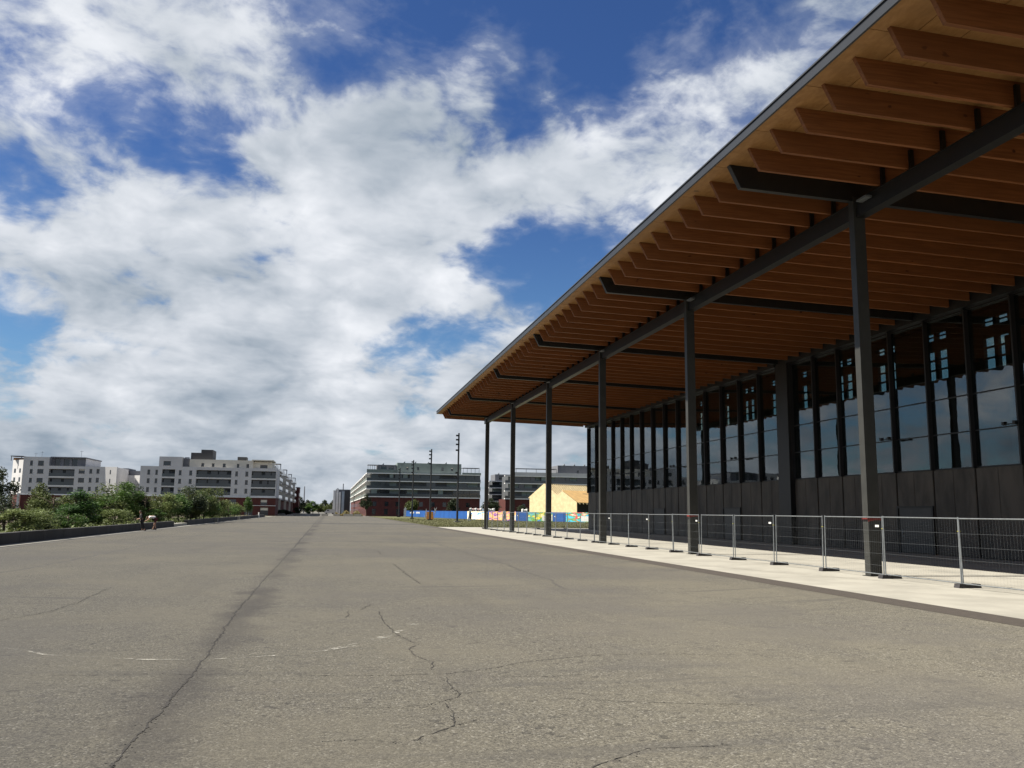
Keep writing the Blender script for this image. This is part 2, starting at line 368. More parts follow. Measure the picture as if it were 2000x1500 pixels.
main = [(-1.6, 5), (-1.585, 7.7), (-1.57, 9.5), (-1.56, 12.7), (-1.7, 17.8), (-1.74, 23.3), (-1.75, 48)]
ribbon(main, .020, .004, .016, .06, .9, 3).build('crack', M_CRACK, runway)
ribbon([(-1.75, 48), (-1.9, 90), (-2.2, 177), (-2.4, 290)], .07, .004, .02, .8).build('crack', M_CRACK, runway)
CR = [(px4([(400, 555), (440, 620), (475, 660), (510, 690), (580, 725), (620, 738), (565, 770), (610, 805), (690, 835), (690, 885)]), .02),
      (px4([(0, 915), (450, 912), (760, 905), (950, 885), (1200, 840), (1500, 808), (1700, 795), (2000, 793), (2600, 800)]), .013),
      (px4([(770, 920), (810, 985), (855, 1015), (820, 1040), (700, 1065), (640, 1095)]), .02), (px4([(855, 1015), (985, 1000)]), .012),
      (px4([(770, 1065), (800, 1110), (820, 1170), (815, 1195), (730, 1225), (640, 1255), (620, 1285)]), .016), (px4([(830, 1190), (960, 1160)]), .013),
      (px4([(130, 1095), (450, 1095), (690, 1075)]), .01), (px4([(880, 925), (1280, 918), (1520, 912)]), .009), (px4([(1540, 1045), (1700, 1055), (2000, 1068), (2500, 1075)]), .010),
      (px4([(480, 290), (560, 350), (630, 400)]), .03), (px4([(395, 215), (412, 238)]), .03), (px4([(230, 555), (225, 590)]), .02), (px4([(300, 545), (365, 515)]), .02),
      (px3([(0, 605), (280, 555), (420, 510), (620, 420)]), .02), (px3([(1320, 345), (1500, 340)]), .04), (px3([(240, 915), (900, 905), (1450, 912)]), .008),
      (px4([(1500, 1460), (1900, 1320), (2400, 1300)]), .012), (px4([(0, 1290), (300, 1270), (560, 1290)]), .008)]
for pts, wd in CR: ribbon(pts, wd*.62, .004, wd*.9, .05, .95, 2 if wd > .012 else 1).build('crack', M_CRACK, runway)
M_STRIP = mat('dark_band', (.022, .020, .018), .9, .25, .8)  # bands of darker colour lying across the runway
M_STRIP2 = mat('cross_band', (.055, .050, .042), .9, .25, .8)
ribbon([(-15.0, 138), (-5, 136.2), (12.7, 130.5)], 5.0, .0022, .25, 1.2, .25).build('cross_band', M_STRIP, runway)
ribbon([(-13, 81.5), (-6, 80.2), (4.5, 80.8)], 2.6, .0022, .2, .8, .35).build('cross_band', M_STRIP2, runway)
ribbon([(-4, 57), (1, 58.2), (7.5, 56.5)], 1.6, .0022, .15, .5, .5).build('cross_band', M_STRIP2, runway)
for pts, wd in [(px4([(480, 110), (800, 200), (1100, 290), (1350, 380), (1450, 430)]), .10),
                (px3([(0, 340), (400, 270), (800, 185), (1300, 95)]), .14)]:
    ribbon(pts, wd, .0035, .05, .3, .5).build('joint', M_CRACK if wd > .4 else M_FAINT, runway)
def worn_paint():
    m = bpy.data.materials.new('worn_white_paint'); m.use_nodes = True; N = NT(m.node_tree); p = N.n['Principled BSDF']
    g = N.new('ShaderNodeNewGeometry').outputs['Position']; n = N.noise(g, 7, 6, .7); n2 = N.noise(g, 1.3, 3, .5)
    p.inputs['Base Color'].default_value = (.34, .33, .29, 1); p.inputs['Roughness'].default_value = .85
    N.put(p.inputs['Alpha'], N.m('MULTIPLY', N.ss(n, .44, .60), N.ss(n2, .40, .60, .12, .8))); return m
M_PAINT = worn_paint()
arc = px3([(20, 760), (130, 772), (260, 800), (520, 812), (800, 825), (1100, 826), (1320, 818), (1640, 795), (1820, 775), (2000, 745)])
ribbon(arc, .05, .007, .006, .05, .4).build('paint_line', M_PAINT, runway)
for l, wd in (([(0, 787), (100, 772)], .07), ([(100, 772), (345, 722)], .03), ([(345, 718), (480, 690)], .16), ([(480, 680), (545, 655)], .10), ([(565, 630), (635, 628)], .13), ([(665, 1020), (735, 1025)], .05)):
    ribbon(px4(l), wd, .007, .01, .05, .5).build('paint_line', M_PAINT, runway)
ribbon(px3([(590, 698), (650, 693)]), .06, .007, .01, .05, .4).build('paint_line', M_PAINT, runway)
M_FL = mat('pavement_joint', (.20, .185, .155), .9, .2, 5)
pav = bpy.data.objects['pavement']
for yy in range(-20, 112, 10): ribbon([(13.8, yy+6.2), (31.9, yy+6.2)], .012, .0165, .0, 1.0, .1).build('joint', M_FL, pav)
ribbon([(13.9, 34), (15.5, 29), (17, 24.5), (18.5, 19)], .03, .0165, .03, .15).build('stain', M_FL, pav)

# ------------------------------------------------------------------ exhibition hall with timber canopy
hall = thing('exhibition_hall', 'long dark glazed hall with broad timber canopy on tall steel columns', 'building', (18, 40, 0))
hall.location = (0, 0, 0)
SL = .0253
def zb(x): return 13.38-SL*(x-13.57)         # underside of rafters
def zt(x): return 14.12-SL*(x-13.20)         # soffit
Y0, Y1 = -18.0, 107.97
STEEL_Y = [26.64+15*k for k in range(-3, 6)]   # rows of columns
colm = MB().box(17.93, 18.37, 0, .31, .012, 13.36).mesh('column', M_COLUMN)
plate = MB().box(17.86, 18.44, -.07, .38, .012, .03).mesh('base_plate', M_STEEL)
sb = MB(); sb.prism([(13.60, zb(13.60)-.07), (31.4, zb(31.4)-.07), (31.4, zt(31.4)-.004), (13.20, zt(13.20)-.004)], 'y', .03, .25)
steelm = sb.mesh('steel_beam', M_STEEL)
for y in STEEL_Y:
    c = place('column', colm, hall, (0, y, 0)); place('base_plate', plate, c)
    place('steel_beam', steelm, hall, (0, y, 0))
MB().box(18.05, 18.36, Y0, 101.64+1.9, 12.61, 13.18).box(18.01, 18.40, Y0, 101.64+1.9, 12.585, 12.61).box(18.01, 18.40, Y0, 101.64+1.9, 13.18, 13.205).build('edge_beam', M_STEEL, hall)
rf = MB().prism([(13.57, zb(13.57)), (31.4, zb(31.4)), (31.4, zt(31.4)-.003), (13.20, zt(13.20)-.003)], 'y', .03, .16).mesh('rafter', M_TIMB)
stub = MB().box(18.05, 18.20, -.06, .028, 13.206, 13.87).mesh('bracket', M_STEEL)
yr = []
y = 101.64+.055
k = 1
for sy in STEEL_Y + [STEEL_Y[-1]+15]:
    for j in range(1, 10):
        yy = sy-15+1.5*j+.055
        if Y0+.3 < yy < Y1-.4: yr.append(yy)
yr = sorted(set(round(v, 3) for v in yr)); yr.append(106.95) if max(yr) < 106 else None
for yy in yr:
    r = place('rafter', rf, hall, (0, yy, 0))
    if yy < 104: place('bracket', stub, r)
for k in range(0, 43):                     # soffit boards, one per two bays, with open joints
    a = Y1-3.0*(k+1)+.012; b = Y1-3.0*k-.012
    if b < Y0: break
    for x0, x1 in ((12.77, 13.98), (14.0, 15.2), (15.22, 18.6), (18.612, 22.0), (22.012, 25.4), (25.412, 28.8), (28.812, 31.95)):
        MB().prism([(x0, zt(x0)), (x1, zt(x1)), (x1, zt(x1)+.03), (x0, zt(x0)+.03)], 'y', max(a, Y0), b).build('soffit_board', M_OSB, hall, fix=True)
MB().prism([(12.78, zt(12.78)+.034), (32.5, zt(32.5)+.034), (32.5, zt(32.5)+.3), (12.78, 14.40)], 'y', Y0, Y1-.02).build('roof', M_CAP, hall)
MB().box(32.12, 46.7, Y0, 105.75, 17.0, 17.3).build('upper_roof', M_DARK, hall)
MB().box(32.12, 32.4, Y0, 105.75, 12.75, 17.0).build('upper_wall', M_DARK, hall)
MB().box(12.70, 12.768, Y0, Y1, 14.115, 14.40).build('fascia', M_FASC, hall)
MB().box(12.66, 12.95, Y0, Y1+.03, 14.402, 14.45).build('roof_cap', M_CAP, hall)
MB().prism([(12.77, zt(12.77)-.01), (32.5, zt(32.5)-.01), (32.5, zt(32.5)+.33), (12.77, 14.40)], 'y', Y1-.018, Y1+.02).build('end_fascia', M_FASC, hall)
# facade
MULL = [105.75, 102.4, 99.2, 96.0, 92.75, 89.6, 86.4, 83.15, 79.9, 76.65, 73.5, 70.4, 67.15, 63.9, 60.6, 57.35]
MULL2 = [55.75, 52.8, 49.9, 47.2, 44.5, 41.35, 38.2, 35.05, 31.9, 28.7, 25.5, 22.3, 19.1, 15.9, 12.7, 9.5, 6.3, 3.1, -.1, -3.3, -6.5, -9.7, -12.9, -16.1]
ROWS = [4.55, 6.40, 8.28, 12.70]
mull = MB().box(31.74, 32.10, -.05, .05, 4.50, 12.72).mesh('mullion', M_MULL)
for y in MULL+MULL2: place('mullion', mull, hall, (0, y, 0))
def panel_mesh(w):
    m = MB().box(31.90, 31.96, -w/2+.03, w/2-.03, .05, 4.50)
    for i in (-1, 1):
        a = i*w/4; m.box(31.885, 31.90, a-w/4+.06, a+w/4-.06, .12, 4.44)
    return m
DOORS = {67.15: 2.5, 83.15: 2.45, 102.4: 2.4, 44.5: 2.5}
for lst in (MULL, MULL2):
    for a, b in zip(lst[:-1], lst[1:]):
        w = a-b; yc = (a+b)/2
        pm = panel_mesh(w-.05)
        pn = pm.build('wall_panel', M_PANEL, hall, (0, yc, 0))
        for z0, z1 in zip(ROWS[:-1], ROWS[1:]):
            MB().box(31.985, 32.0, -w/2+.05, w/2-.05, z0+.03, z1-.03).build('pane', M_GLASS, hall, (0, yc, 0))
        for z in ROWS: MB().box(31.94, 32.02, -w/2+.07, w/2-.07, z-.03, z+.03).build('transom', M_MULL, hall, (0, yc, 0))
        for dy, dz in DOORS.items():
            if abs(a-dy) < .05:
                dr = MB().box(31.86, 31.884, -w/2+.25, w/2-.10, .06, dz).build('door', mat('door_metal', (.024, .022, .02), .5, .2, 1), hall, (0, yc, 0))
                fb = MB().box(31.80, 31.90, -w/2+.10, -w/2+.24, .012, dz+.1).box(31.80, 31.90, w/2-.09, w/2+.02, .012, dz+.1).box(31.80, 31.90, -w/2+.24, w/2-.09, dz+.01, dz+.1)
                fb.build('door_frame', M_MULL, dr); MB().box(31.83, 31.86, w/2-.42, w/2-.38, .9, 1.3).build('handle', M_GALV, dr)
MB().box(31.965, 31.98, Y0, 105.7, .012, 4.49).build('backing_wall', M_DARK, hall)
MB().box(31.55, 32.15, 55.75, 57.35, .012, 13.6).build('pier', M_MULL, hall)
for a, b in ((57.36, 105.75), (Y0, 55.74)):
    MB().box(31.45, 32.1, a, b, 12.74, zt(31.45)-.02).build('header_panel', M_STEEL, hall)
MB().box(32.02, 46.4, 105.45, 105.75, .012, 16.98).build('end_wall', M_PANEL, hall)
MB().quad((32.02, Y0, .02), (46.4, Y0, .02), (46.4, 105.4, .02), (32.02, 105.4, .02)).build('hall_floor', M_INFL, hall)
# back wall with clerestory openings
bw = MB(); HX = 46.4
ops = []
yy = -12.0
while yy < 103:
    for o in (.5, 1.9): ops.append((yy+o, yy+o+1.05))
    yy += 6.3
prev = Y0
for a, b in ops:
    bw.box(HX, HX+.3, prev, a, 0, 16.98); bw.box(HX, HX+.3, a, b, 0, 1.2); bw.box(HX, HX+.3, a, b, 3.6, 12.7)
    bw.box(HX, HX+.3, a, b, 15.0, 15.85); bw.box(HX, HX+.3, a, b, 16.45, 16.98)
    bw.box(HX+.02, HX+.13, a, b, 13.42, 13.56); bw.box(HX+.02, HX+.13, a, b, 14.2, 14.34); bw.box(HX+.02, HX+.13, a, b, 16.1, 16.2)
    prev = b
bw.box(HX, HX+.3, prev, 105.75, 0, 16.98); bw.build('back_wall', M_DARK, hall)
for a, b in ops:
    MB().box(HX+.14, HX+.15, a+.01, b-.01, 12.7, 15.0).build('clerestory_pane', M_GLASS, hall)
    MB().box(HX+.14, HX+.15, a+.01, b-.01, 15.85, 16.45).build('strip_pane', M_GLASS, hall)
    MB().box(HX+.14, HX+.15, a+.01, b-.01, 1.2, 3.6).build('low_pane', M_GLASS, hall)
intc = MB().box(-.2, .2, -.2, .2, .02, 12.6).mesh('inner_column', M_STEEL)
for y in STEEL_Y: place('inner_column', intc, hall, (38.5, y+1, 0))
# floodlights clamped to the facade and strip lights on the edge beam
fl = MB().box(-.3, .1, -.02, .02, -.02, .02).box(-.34, -.26, -.34, .34, -.03, .02).box(-.40, -.22, -.42, -.26, -.05, .12).box(-.40, -.22, .26, .42, -.05, .12)
flm = fl.mesh('floodlight', M_MULL)
for y in (44.5, 35.05, 63.9, 76.65, 92.75):
    place('floodlight', flm, hall, (31.6, y, 6.42))
sl = MB().box(17.75, 18.0, 0, .55, 12.98, 13.05).mesh('strip_light', M_GALV)
for y in STEEL_Y[3:]: place('strip_light', sl, hall, (0, y-1.0, 0))

# tape tied round two columns
for y, nm, hh in ((26.64, 'red plastic tape tied round the nearest visible canopy column', 1.93), (41.64, 'red plastic tape tied round second canopy column at fence height', 1.94)):
    t = MB().box(17.895, 17.925, y-.03, y+.34, hh-.045, hh+.02).box(17.895, 18.40, y-.032, y-.005, hh-.045, hh+.02).box(18.375, 18.405, y-.03, y+.34, hh-.06, hh).box(17.895, 18.40, y+.315, y+.34, hh-.045, hh+.02)
    t.prism([(17.90, hh-.10), (18.25, hh-.03), (18.25, hh+.0), (17.90, hh-.05)], 'y', y-.045, y-.033)
    tag(t.build('barrier_tape', M_RED), nm, 'tape')

# ------------------------------------------------------------------ temporary fence
PW, PH = 3.42, 2.0
def fence_meshes():
    fr = MB()
    for y in (0, PW): fr.tube([(0, y, .05), (0, y, PH+.02)], .021, 8)
    fr.tube([(0, 0, PH-.02), (0, PW, PH-.02)], .018, 8); fr.tube([(0, 0, .14), (0, PW, .14)], .016, 8)
    wi = MB()
    n = 30
    for k in range(1, n): wi.tube([(0, PW*k/n, .14), (0, PW*k/n, PH-.02)], .0011, 4)
    for z in (.42, .80, 1.17, 1.55): wi.tube([(0.006, 0, z), (0.006, PW, z)], .0022, 4)
    cl = MB().box(-.028, .028, -.065, .025, 1.60, 1.625)
    pl = MB().box(-.02, -.008, .16, .36, 1.66, 1.73)
    return fr.mesh('frame', M_GALV), wi.mesh('wire_mesh', M_GALV), cl.mesh('clamp', M_YEL), pl.mesh('name_plate', M_WPL)
FM = fence_meshes()
ft = MB(); prof = [(-.36, .012), (.36, .012), (.33, .13), (.22, .13), (.20, .105), (.12, .105), (.10, .13), (-.02, .13), (-.04, .10), (-.14, .10), (-.16, .13), (-.33, .13)]
ft.prism(prof, 'y', -.12, .12); FOOT = ft.mesh('fence_foot', M_RUB)
posts = [18.68, 22.18, 25.66, 29.22, 32.85, 36.45, 40.05, 43.65, 47.1, 50.5, 54.0, 57.6, 61.1, 64.6, 68.1, 71.6, 75.1, 78.6, 82.1, 85.6, 89.1, 92.6, 96.1, 99.6]
rp = random.Random(3)
fx = [17.80+rp.uniform(-.03, .03) for _ in posts]; fx[0] = 18.0; fx[1] = 17.84
def fence_panel(a, b, label, plate_on):
    a = Vector(a); b = Vector(b); d = b-a; L = d.length
    t = thing('mesh_fence', label, 'fence', (a.x, a.y, .0), math.atan2(-d.x, d.y), 'temporary mesh fence panels')
    d0 = (L-PW)/2
    for nm, me in zip(('frame', 'wire_mesh', 'clamp', 'name_plate'), FM):
        if nm == 'name_plate' and not plate_on: continue
        o = place(nm, me, t, (0, d0, .0))
        if nm == 'wire_mesh': o['kind'] = 'stuff'
    t.rotation_euler.x = rp.uniform(-.004, .004); t.rotation_euler.y = rp.uniform(-.02, .02)
def fence_foot(p, rz, label):
    o = place('ballast_block', FOOT, None, (p[0]+.17, p[1], 0), rz); tag(o, label, 'ballast block', 'black rubber fence ballast blocks')
for i, (ya, yb) in enumerate(zip(posts[:-1], posts[1:])):
    fence_panel((fx[i], ya, 0), (fx[i+1], yb, 0), 'galvanised wire mesh fence panel before the columns, %s from near end' % ORD[i], i % 2 == 0)
for i, y in enumerate(posts):
    fence_foot((fx[i], y), rp.uniform(-.05, .05), 'black rubber fence ballast block on the pavement, %s from the near end' % ORD[i])
far = [(17.8, 99.6), (20.9, 99.6), (24.3, 99.5), (27.6, 99.3), (30.9, 99.2)]
far = [(17.9, 103.0), (21.3, 103.2), (24.7, 103.3), (28.1, 103.4), (31.5, 103.5)]
for i, (a, b) in enumerate(zip(far[:-1], far[1:])):
    fence_panel((*a, 0), (*b, 0), 'mesh fence panel crossing under the far canopy end, %s' % ORL[i], False)
for i, p in enumerate(far):
    fence_foot(p, math.pi/2, 'rubber ballast block under the far canopy end, %s' % ORL[i])

# ------------------------------------------------------------------ lamp masts on the lawn
M_MAST = mat('mast_paint', (.008, .0085, .0095), .5, .15, 2)
for i, (x, y, h) in enumerate([(23.75, 164.3, 16.9), (22.25, 196.8, 16.0), (21.45, 231.5, 15.4), (21.9, 282.8, 15.7)]):
    t = thing('lamp_mast', 'tall slim black floodlight mast on the lawn, %s of four' % ORD[i], 'lamp mast', (x, y, .004), 0, 'black lamp masts along the lawn')
    MB().tube([(0, 0, 0), (0, 0, 5), (0, 0, h)], [.21, .19, .15], 10).build('pole', M_MAST, t)
    MB().box(-.55, .55, -.55, .55, 0, .22).build('footing', M_KERB if i == 0 else M_MAST, t)
    for k, zz_ in enumerate((h-.5, h-1.3, h-2.2, h-3.3) + ((h-7.6, h-8.5) if i < 1 else ())):
        MB().box(-.55, -.14, -.14, .14, -.14, .16).box(-.16, .16, -.05, .05, -.05, .05).build('spotlight', M_MAST, t, (0, 0, zz_))

# ------------------------------------------------------------------ low wall on the left, with openings
lw = thing('low_wall', 'long low dark concrete wall edging the left side of the runway', 'wall')
def lwseg(y0, y1, h=.62):
    n = max(1, round((y1-y0)/4.0)); s = (y1-y0)/n
    for k in range(n):
        o = MB().box(-16.72, -16.32, y0+k*s+.012, y0+(k+1)*s-.012, .0, h+random.uniform(-.008, .008)).build('wall_block', M_LOWW, lw); bevel(o, .012)
lwseg(-40, 100); lwseg(109, 134); lwseg(135.6, 166); lwseg(168, 236)
for y in (134.8, 167):
    tag(bevel(MB().box(-16.75, -15.95, y-.55, y+.55, 0, .68).build('concrete_block', M_KERB), .03), 'pale concrete block closing %s gap in the low dark wall' % ('the nearer' if y < 150 else 'the farther'), 'block')
struct(MB().box(-24, -16.33, 100.1, 108.9, -.2, .31).build('side_path', M_CONC))
tag(MB().tube([(-16.2, 214, 0), (-16.2, 214, 1.15), (-16.2, 214, 1.2)], [.16, .16, .1], 8).build('bollard', M_WPL), 'short white bollard at far end of the low wall', 'bollard')

# ------------------------------------------------------------------ trees and shrubs
def crown_mesh(mb, rng, c, rx, rz, n, leaf, shape='round'):
    clumps = []
    for _ in range(rng.randint(12, 18)):
        while True:
            p = Vector((rng.uniform(-1, 1), rng.uniform(-1, 1), rng.uniform(-1, 1)))
            if p.length < 1: break
        if shape == 'cone': f = 1-.5*(p.z+1)*.8; p.x *= f; p.y *= f
        clumps.append((Vector((p.x*rx*.78, p.y*rx*.78, p.z*rz*.82)), rng.uniform(.25, .5)*min(rx, rz)))
    for i in range(n):
        cc, cr = rng.choice(clumps)
        d = Vector((rng.gauss(0, 1), rng.gauss(0, 1), rng.gauss(0, 1))).normalized()*cr*rng.uniform(.35, 1.12)
        p = c+cc+d
        a = Vector((rng.gauss(0, 1), rng.gauss(0, 1), rng.gauss(0, .7))).normalized(); b = a.orthogonal().normalized()
        b = (b*math.cos(i)+a.cross(b)*math.sin(i)); s = leaf*rng.uniform(.6, 1.4)
        mb.poly([p-a*s, p+b*s*.45-a*.1*s, p+a*s, p-b*s*.45])
TREES = {}
def tree_variant(kind, shape, h, rx, n, leaf, seed, trunk_f=.3):
    rng = random.Random(seed); tr = MB(); top = h*.8
    tr.tube([(0, 0, -.05), (rng.uniform(-.05, .05)*h*.3, rng.uniform(-.05, .05)*h*.3, h*.4), (0, 0, top)], [.022*h, .016*h, .005*h], 6)
    for k in range(6):
        z = h*rng.uniform(.2, .6); a = rng.uniform(0, 6.28); l = rx*rng.uniform(.5, .85)
        tr.tube([(0, 0, z), (math.cos(a)*l*.5, math.sin(a)*l*.5, z+l*.45), (math.cos(a)*l, math.sin(a)*l, z+l*.7)], [.010*h, .007*h, .003*h], 5)
    cr = MB(); z0 = h*trunk_f; crown_mesh(cr, rng, Vector((0, 0, (z0+h)/2)), rx, (h-z0)/2, n, leaf, shape)
    return tr.mesh('trunk', M_BARK), cr.mesh('crown', LEAF[kind], False)
def tree(name, label, cat, kind, shape, loc, h, wid, seed, n=1500, leaf=.11, group=None, trunk_f=.12):
    key = (kind, shape, seed % 3, n, leaf, trunk_f)
    if key not in TREES: TREES[key] = tree_variant(kind, shape, 4.0, 1.5, n, leaf, sum(map(ord, kind+shape)) % 7+seed % 3*11+len(kind), trunk_f)
    t = thing(name, label, cat, loc, random.uniform(0, 6.28), group); s = h/4.0
    t.scale = (wid/3.0, wid/3.0, s)
    place('trunk', TREES[key][0], t); place('crown', TREES[key][1], t); return t
# (px centre, px of the top, distance, px width, kind, shape)
TL = [(-12, 938, 70, 62, 'dark', 'round'), (12, 985, 62, 60, 'dark', 'round'), (48, 1002, 58, 70, 'lime', 'round'), (78, 962, 92, 46, 'olive', 'cone'), (106, 972, 80, 62, 'olive', 'round'),
      (128, 980, 88, 48, 'dark', 'round'), (150, 972, 78, 62, 'pine', 'cone'), (182, 978, 84, 60, 'green', 'round'), (212, 966, 96, 66, 'olive', 'round'), (240, 958, 104, 58, 'green', 'round'),
      (263, 968, 108, 52, 'dark', 'round'), (285, 970, 106, 50, 'olive', 'round'), (312, 974, 112, 50, 'lime', 'round'), (332, 972, 116, 46, 'green', 'round'), (350, 978, 118, 44, 'pine', 'cone'),
      (376, 968, 124, 48, 'dark', 'round'), (396, 962, 128, 42, 'olive', 'round'), (418, 972, 134, 42, 'olive', 'round'), (438, 968, 140, 44, 'green', 'round'), (458, 966, 150, 40, 'olive', 'round'),
      (476, 984, 160, 30, 'lime', 'round'), (494, 990, 170, 30, 'green', 'round'), (508, 988, 180, 26, 'lime', 'round'), (530, 976, 205, 18, 'green', 'cone'),
      (165, 1006, 66, 46, 'green', 'round'), (95, 1008, 60, 50, 'olive', 'round'), (225, 1000, 82, 44, 'lime', 'round'), (300, 1000, 104, 34, 'green', 'round'), (400, 994, 124, 34, 'olive', 'round')]
KN = {'dark': 'dark green', 'olive': 'grey-olive', 'pine': 'bright green conical', 'lime': 'pale green', 'green': 'mid green'}
for i, (px, pt, Y, wpx, kind, shp) in enumerate(sorted(TL)):
    top = at(px, pt, Y); h = top.z-.3; wd = wpx*Y/F_PX*1.15
    x = min(top.x, -16.9-wd*.42)
    tree('shrub' if h < 2.2 else 'tree', '%s leafy %s behind the low wall, %s from the left' % (KN[kind], 'shrub' if h < 2.2 else 'tree', ORL[i] if i else 'first'),
         'shrub' if h < 2.2 else 'tree', kind, shp, (x, Y, .3), h*1.32, wd*1.22, i, 4600, .085, 'planting behind the low wall', .04)
# ground cover in the bed
gc = MB(); rg = random.Random(5)
for i in range(9000):
    y = 48+rg.random()**1.5*150; x = -16.8-rg.random()*7; p = Vector((x, y, .3+rg.random()*.5*rg.random()))
    a = Vector((rg.gauss(0, 1), rg.gauss(0, 1), rg.gauss(0, 1))).normalized(); b = a.orthogonal(); s = rg.uniform(.06, .16)
    gc.poly([p-a*s, p+b*s*.5, p+a*s, p-b*s*.5])
tag(gc.build('ground_cover', LEAF['olive'], fix=False), 'low olive green ground cover in the bed behind the wall', 'ground cover', kind='stuff')
# grass tufts on the lawn edge
gr = MB()
for i in range(26000):
    y = 112.6+rg.random()**1.6*120; x = 13.75+rg.random()*48; p = Vector((x, y, .004)); a = rg.uniform(0, 6.28); s = rg.uniform(.05, .13); d = Vector((math.cos(a), math.sin(a), 0))*.05
    gr.poly([p-d, p+d, p+Vector((rg.uniform(-.05, .05), rg.uniform(-.05, .05), s))])
tag(gr.build('grass', leaf_mat('dry_grass', (.085, .075, .026), (.078, .085, .023)), fix=False), 'short dry grass growing on the lawn beyond the hall', 'grass', kind='stuff')

# ------------------------------------------------------------------ people by the low wall
M_SKIN = mat('skin', (.38, .22, .15), .6, .08, 9); M_SHIRT = mat('white_shirt', (.72, .72, .72), .8, .05, 9)
M_SHORT = mat('dark_red_shorts', (.07, .012, .018), .8, .1, 9); M_BLK = mat('black_clothes', (.014, .013, .014), .8, .2, 9); M_HAIR = mat('dark_hair', (.03, .02, .015), .7, .2, 20)
def skin(name, verts, edges, rads, m, parent, root=0, sub=1):
    me = bpy.data.meshes.new(name); me.from_pydata(verts, edges, []); me.materials.append(m)
    o = place(name, me, parent); mo = o.modifiers.new('skin', 'SKIN'); mo.use_smooth_shade = True
    for i, sv in enumerate(me.skin_vertices[0].data):
        r = rads[i]; sv.radius = (r, r) if not isinstance(r, tuple) else r; sv.use_root = (i == root)
    s = o.modifiers.new('sub', 'SUBSURF'); s.levels = sub; s.render_levels = sub; return o
def head(parent, c, fwd, hair=True, cap=None):
    """face looks along fwd (unit vector)"""
    up = Vector((0, 0, 1)); fwd = Vector(fwd).normalized(); s = fwd.cross(up).normalized(); up = s.cross(fwd)
    bm = bmesh.new(); bmesh.ops.create_uvsphere(bm, u_segments=16, v_segments=12, radius=1)
    for v in bm.verts:
        p = v.co.copy(); jaw = 1-.28*max(0, -p.z); q = Vector((p.x*.075*jaw, p.y*.095*jaw, p.z*.118))
        v.co = Vector(c)+s*q.x+fwd*q.y+up*q.z
    for cc, r in ((fwd*.10+up*-.01, .018), (s*.078, .022), (s*-.078, .022)):
        r2 = bmesh.ops.create_icosphere(bm, subdivisions=1, radius=r); bmesh.ops.translate(bm, verts=r2['verts'], vec=Vector(c)+cc)
    me = bpy.data.meshes.new('head'); bm.to_mesh(me); bm.free(); me.materials.append(M_SKIN)
    for p in me.polygons: p.use_smooth = True
    h = place('head', me, parent)
    f = MB()
    for e in (-.032, .032):
        p = Vector(c)+fwd*.091+s*e+up*.012; f.box(p.x-.012, p.x+.012, p.y-.012, p.y+.012, p.z-.006, p.z+.006)
    p = Vector(c)+fwd*.088+up*-.055; f.box(p.x-.02, p.x+.02, p.y-.01, p.y+.01, p.z-.005, p.z+.005); f.build('face_features', M_HAIR, h)
    bm = bmesh.new(); bmesh.ops.create_uvsphere(bm, u_segments=16, v_segments=10, radius=1)
    for v in bm.verts:
        p = v.co; v.co = Vector(c)+s*p.x*.084+fwd*(p.y*.098-.016)+up*(p.z*.122+.018)
    bmesh.ops.delete(bm, geom=[v for v in bm.verts if (v.co-Vector(c)).dot(fwd) > .045 and (v.co-Vector(c)).dot(up) < .06 or (v.co-Vector(c)).dot(up) < -.06], context='VERTS')
    me = bpy.data.meshes.new('hair'); bm.to_mesh(me); bm.free(); me.materials.append(M_HAIR); place('hair', me, h)
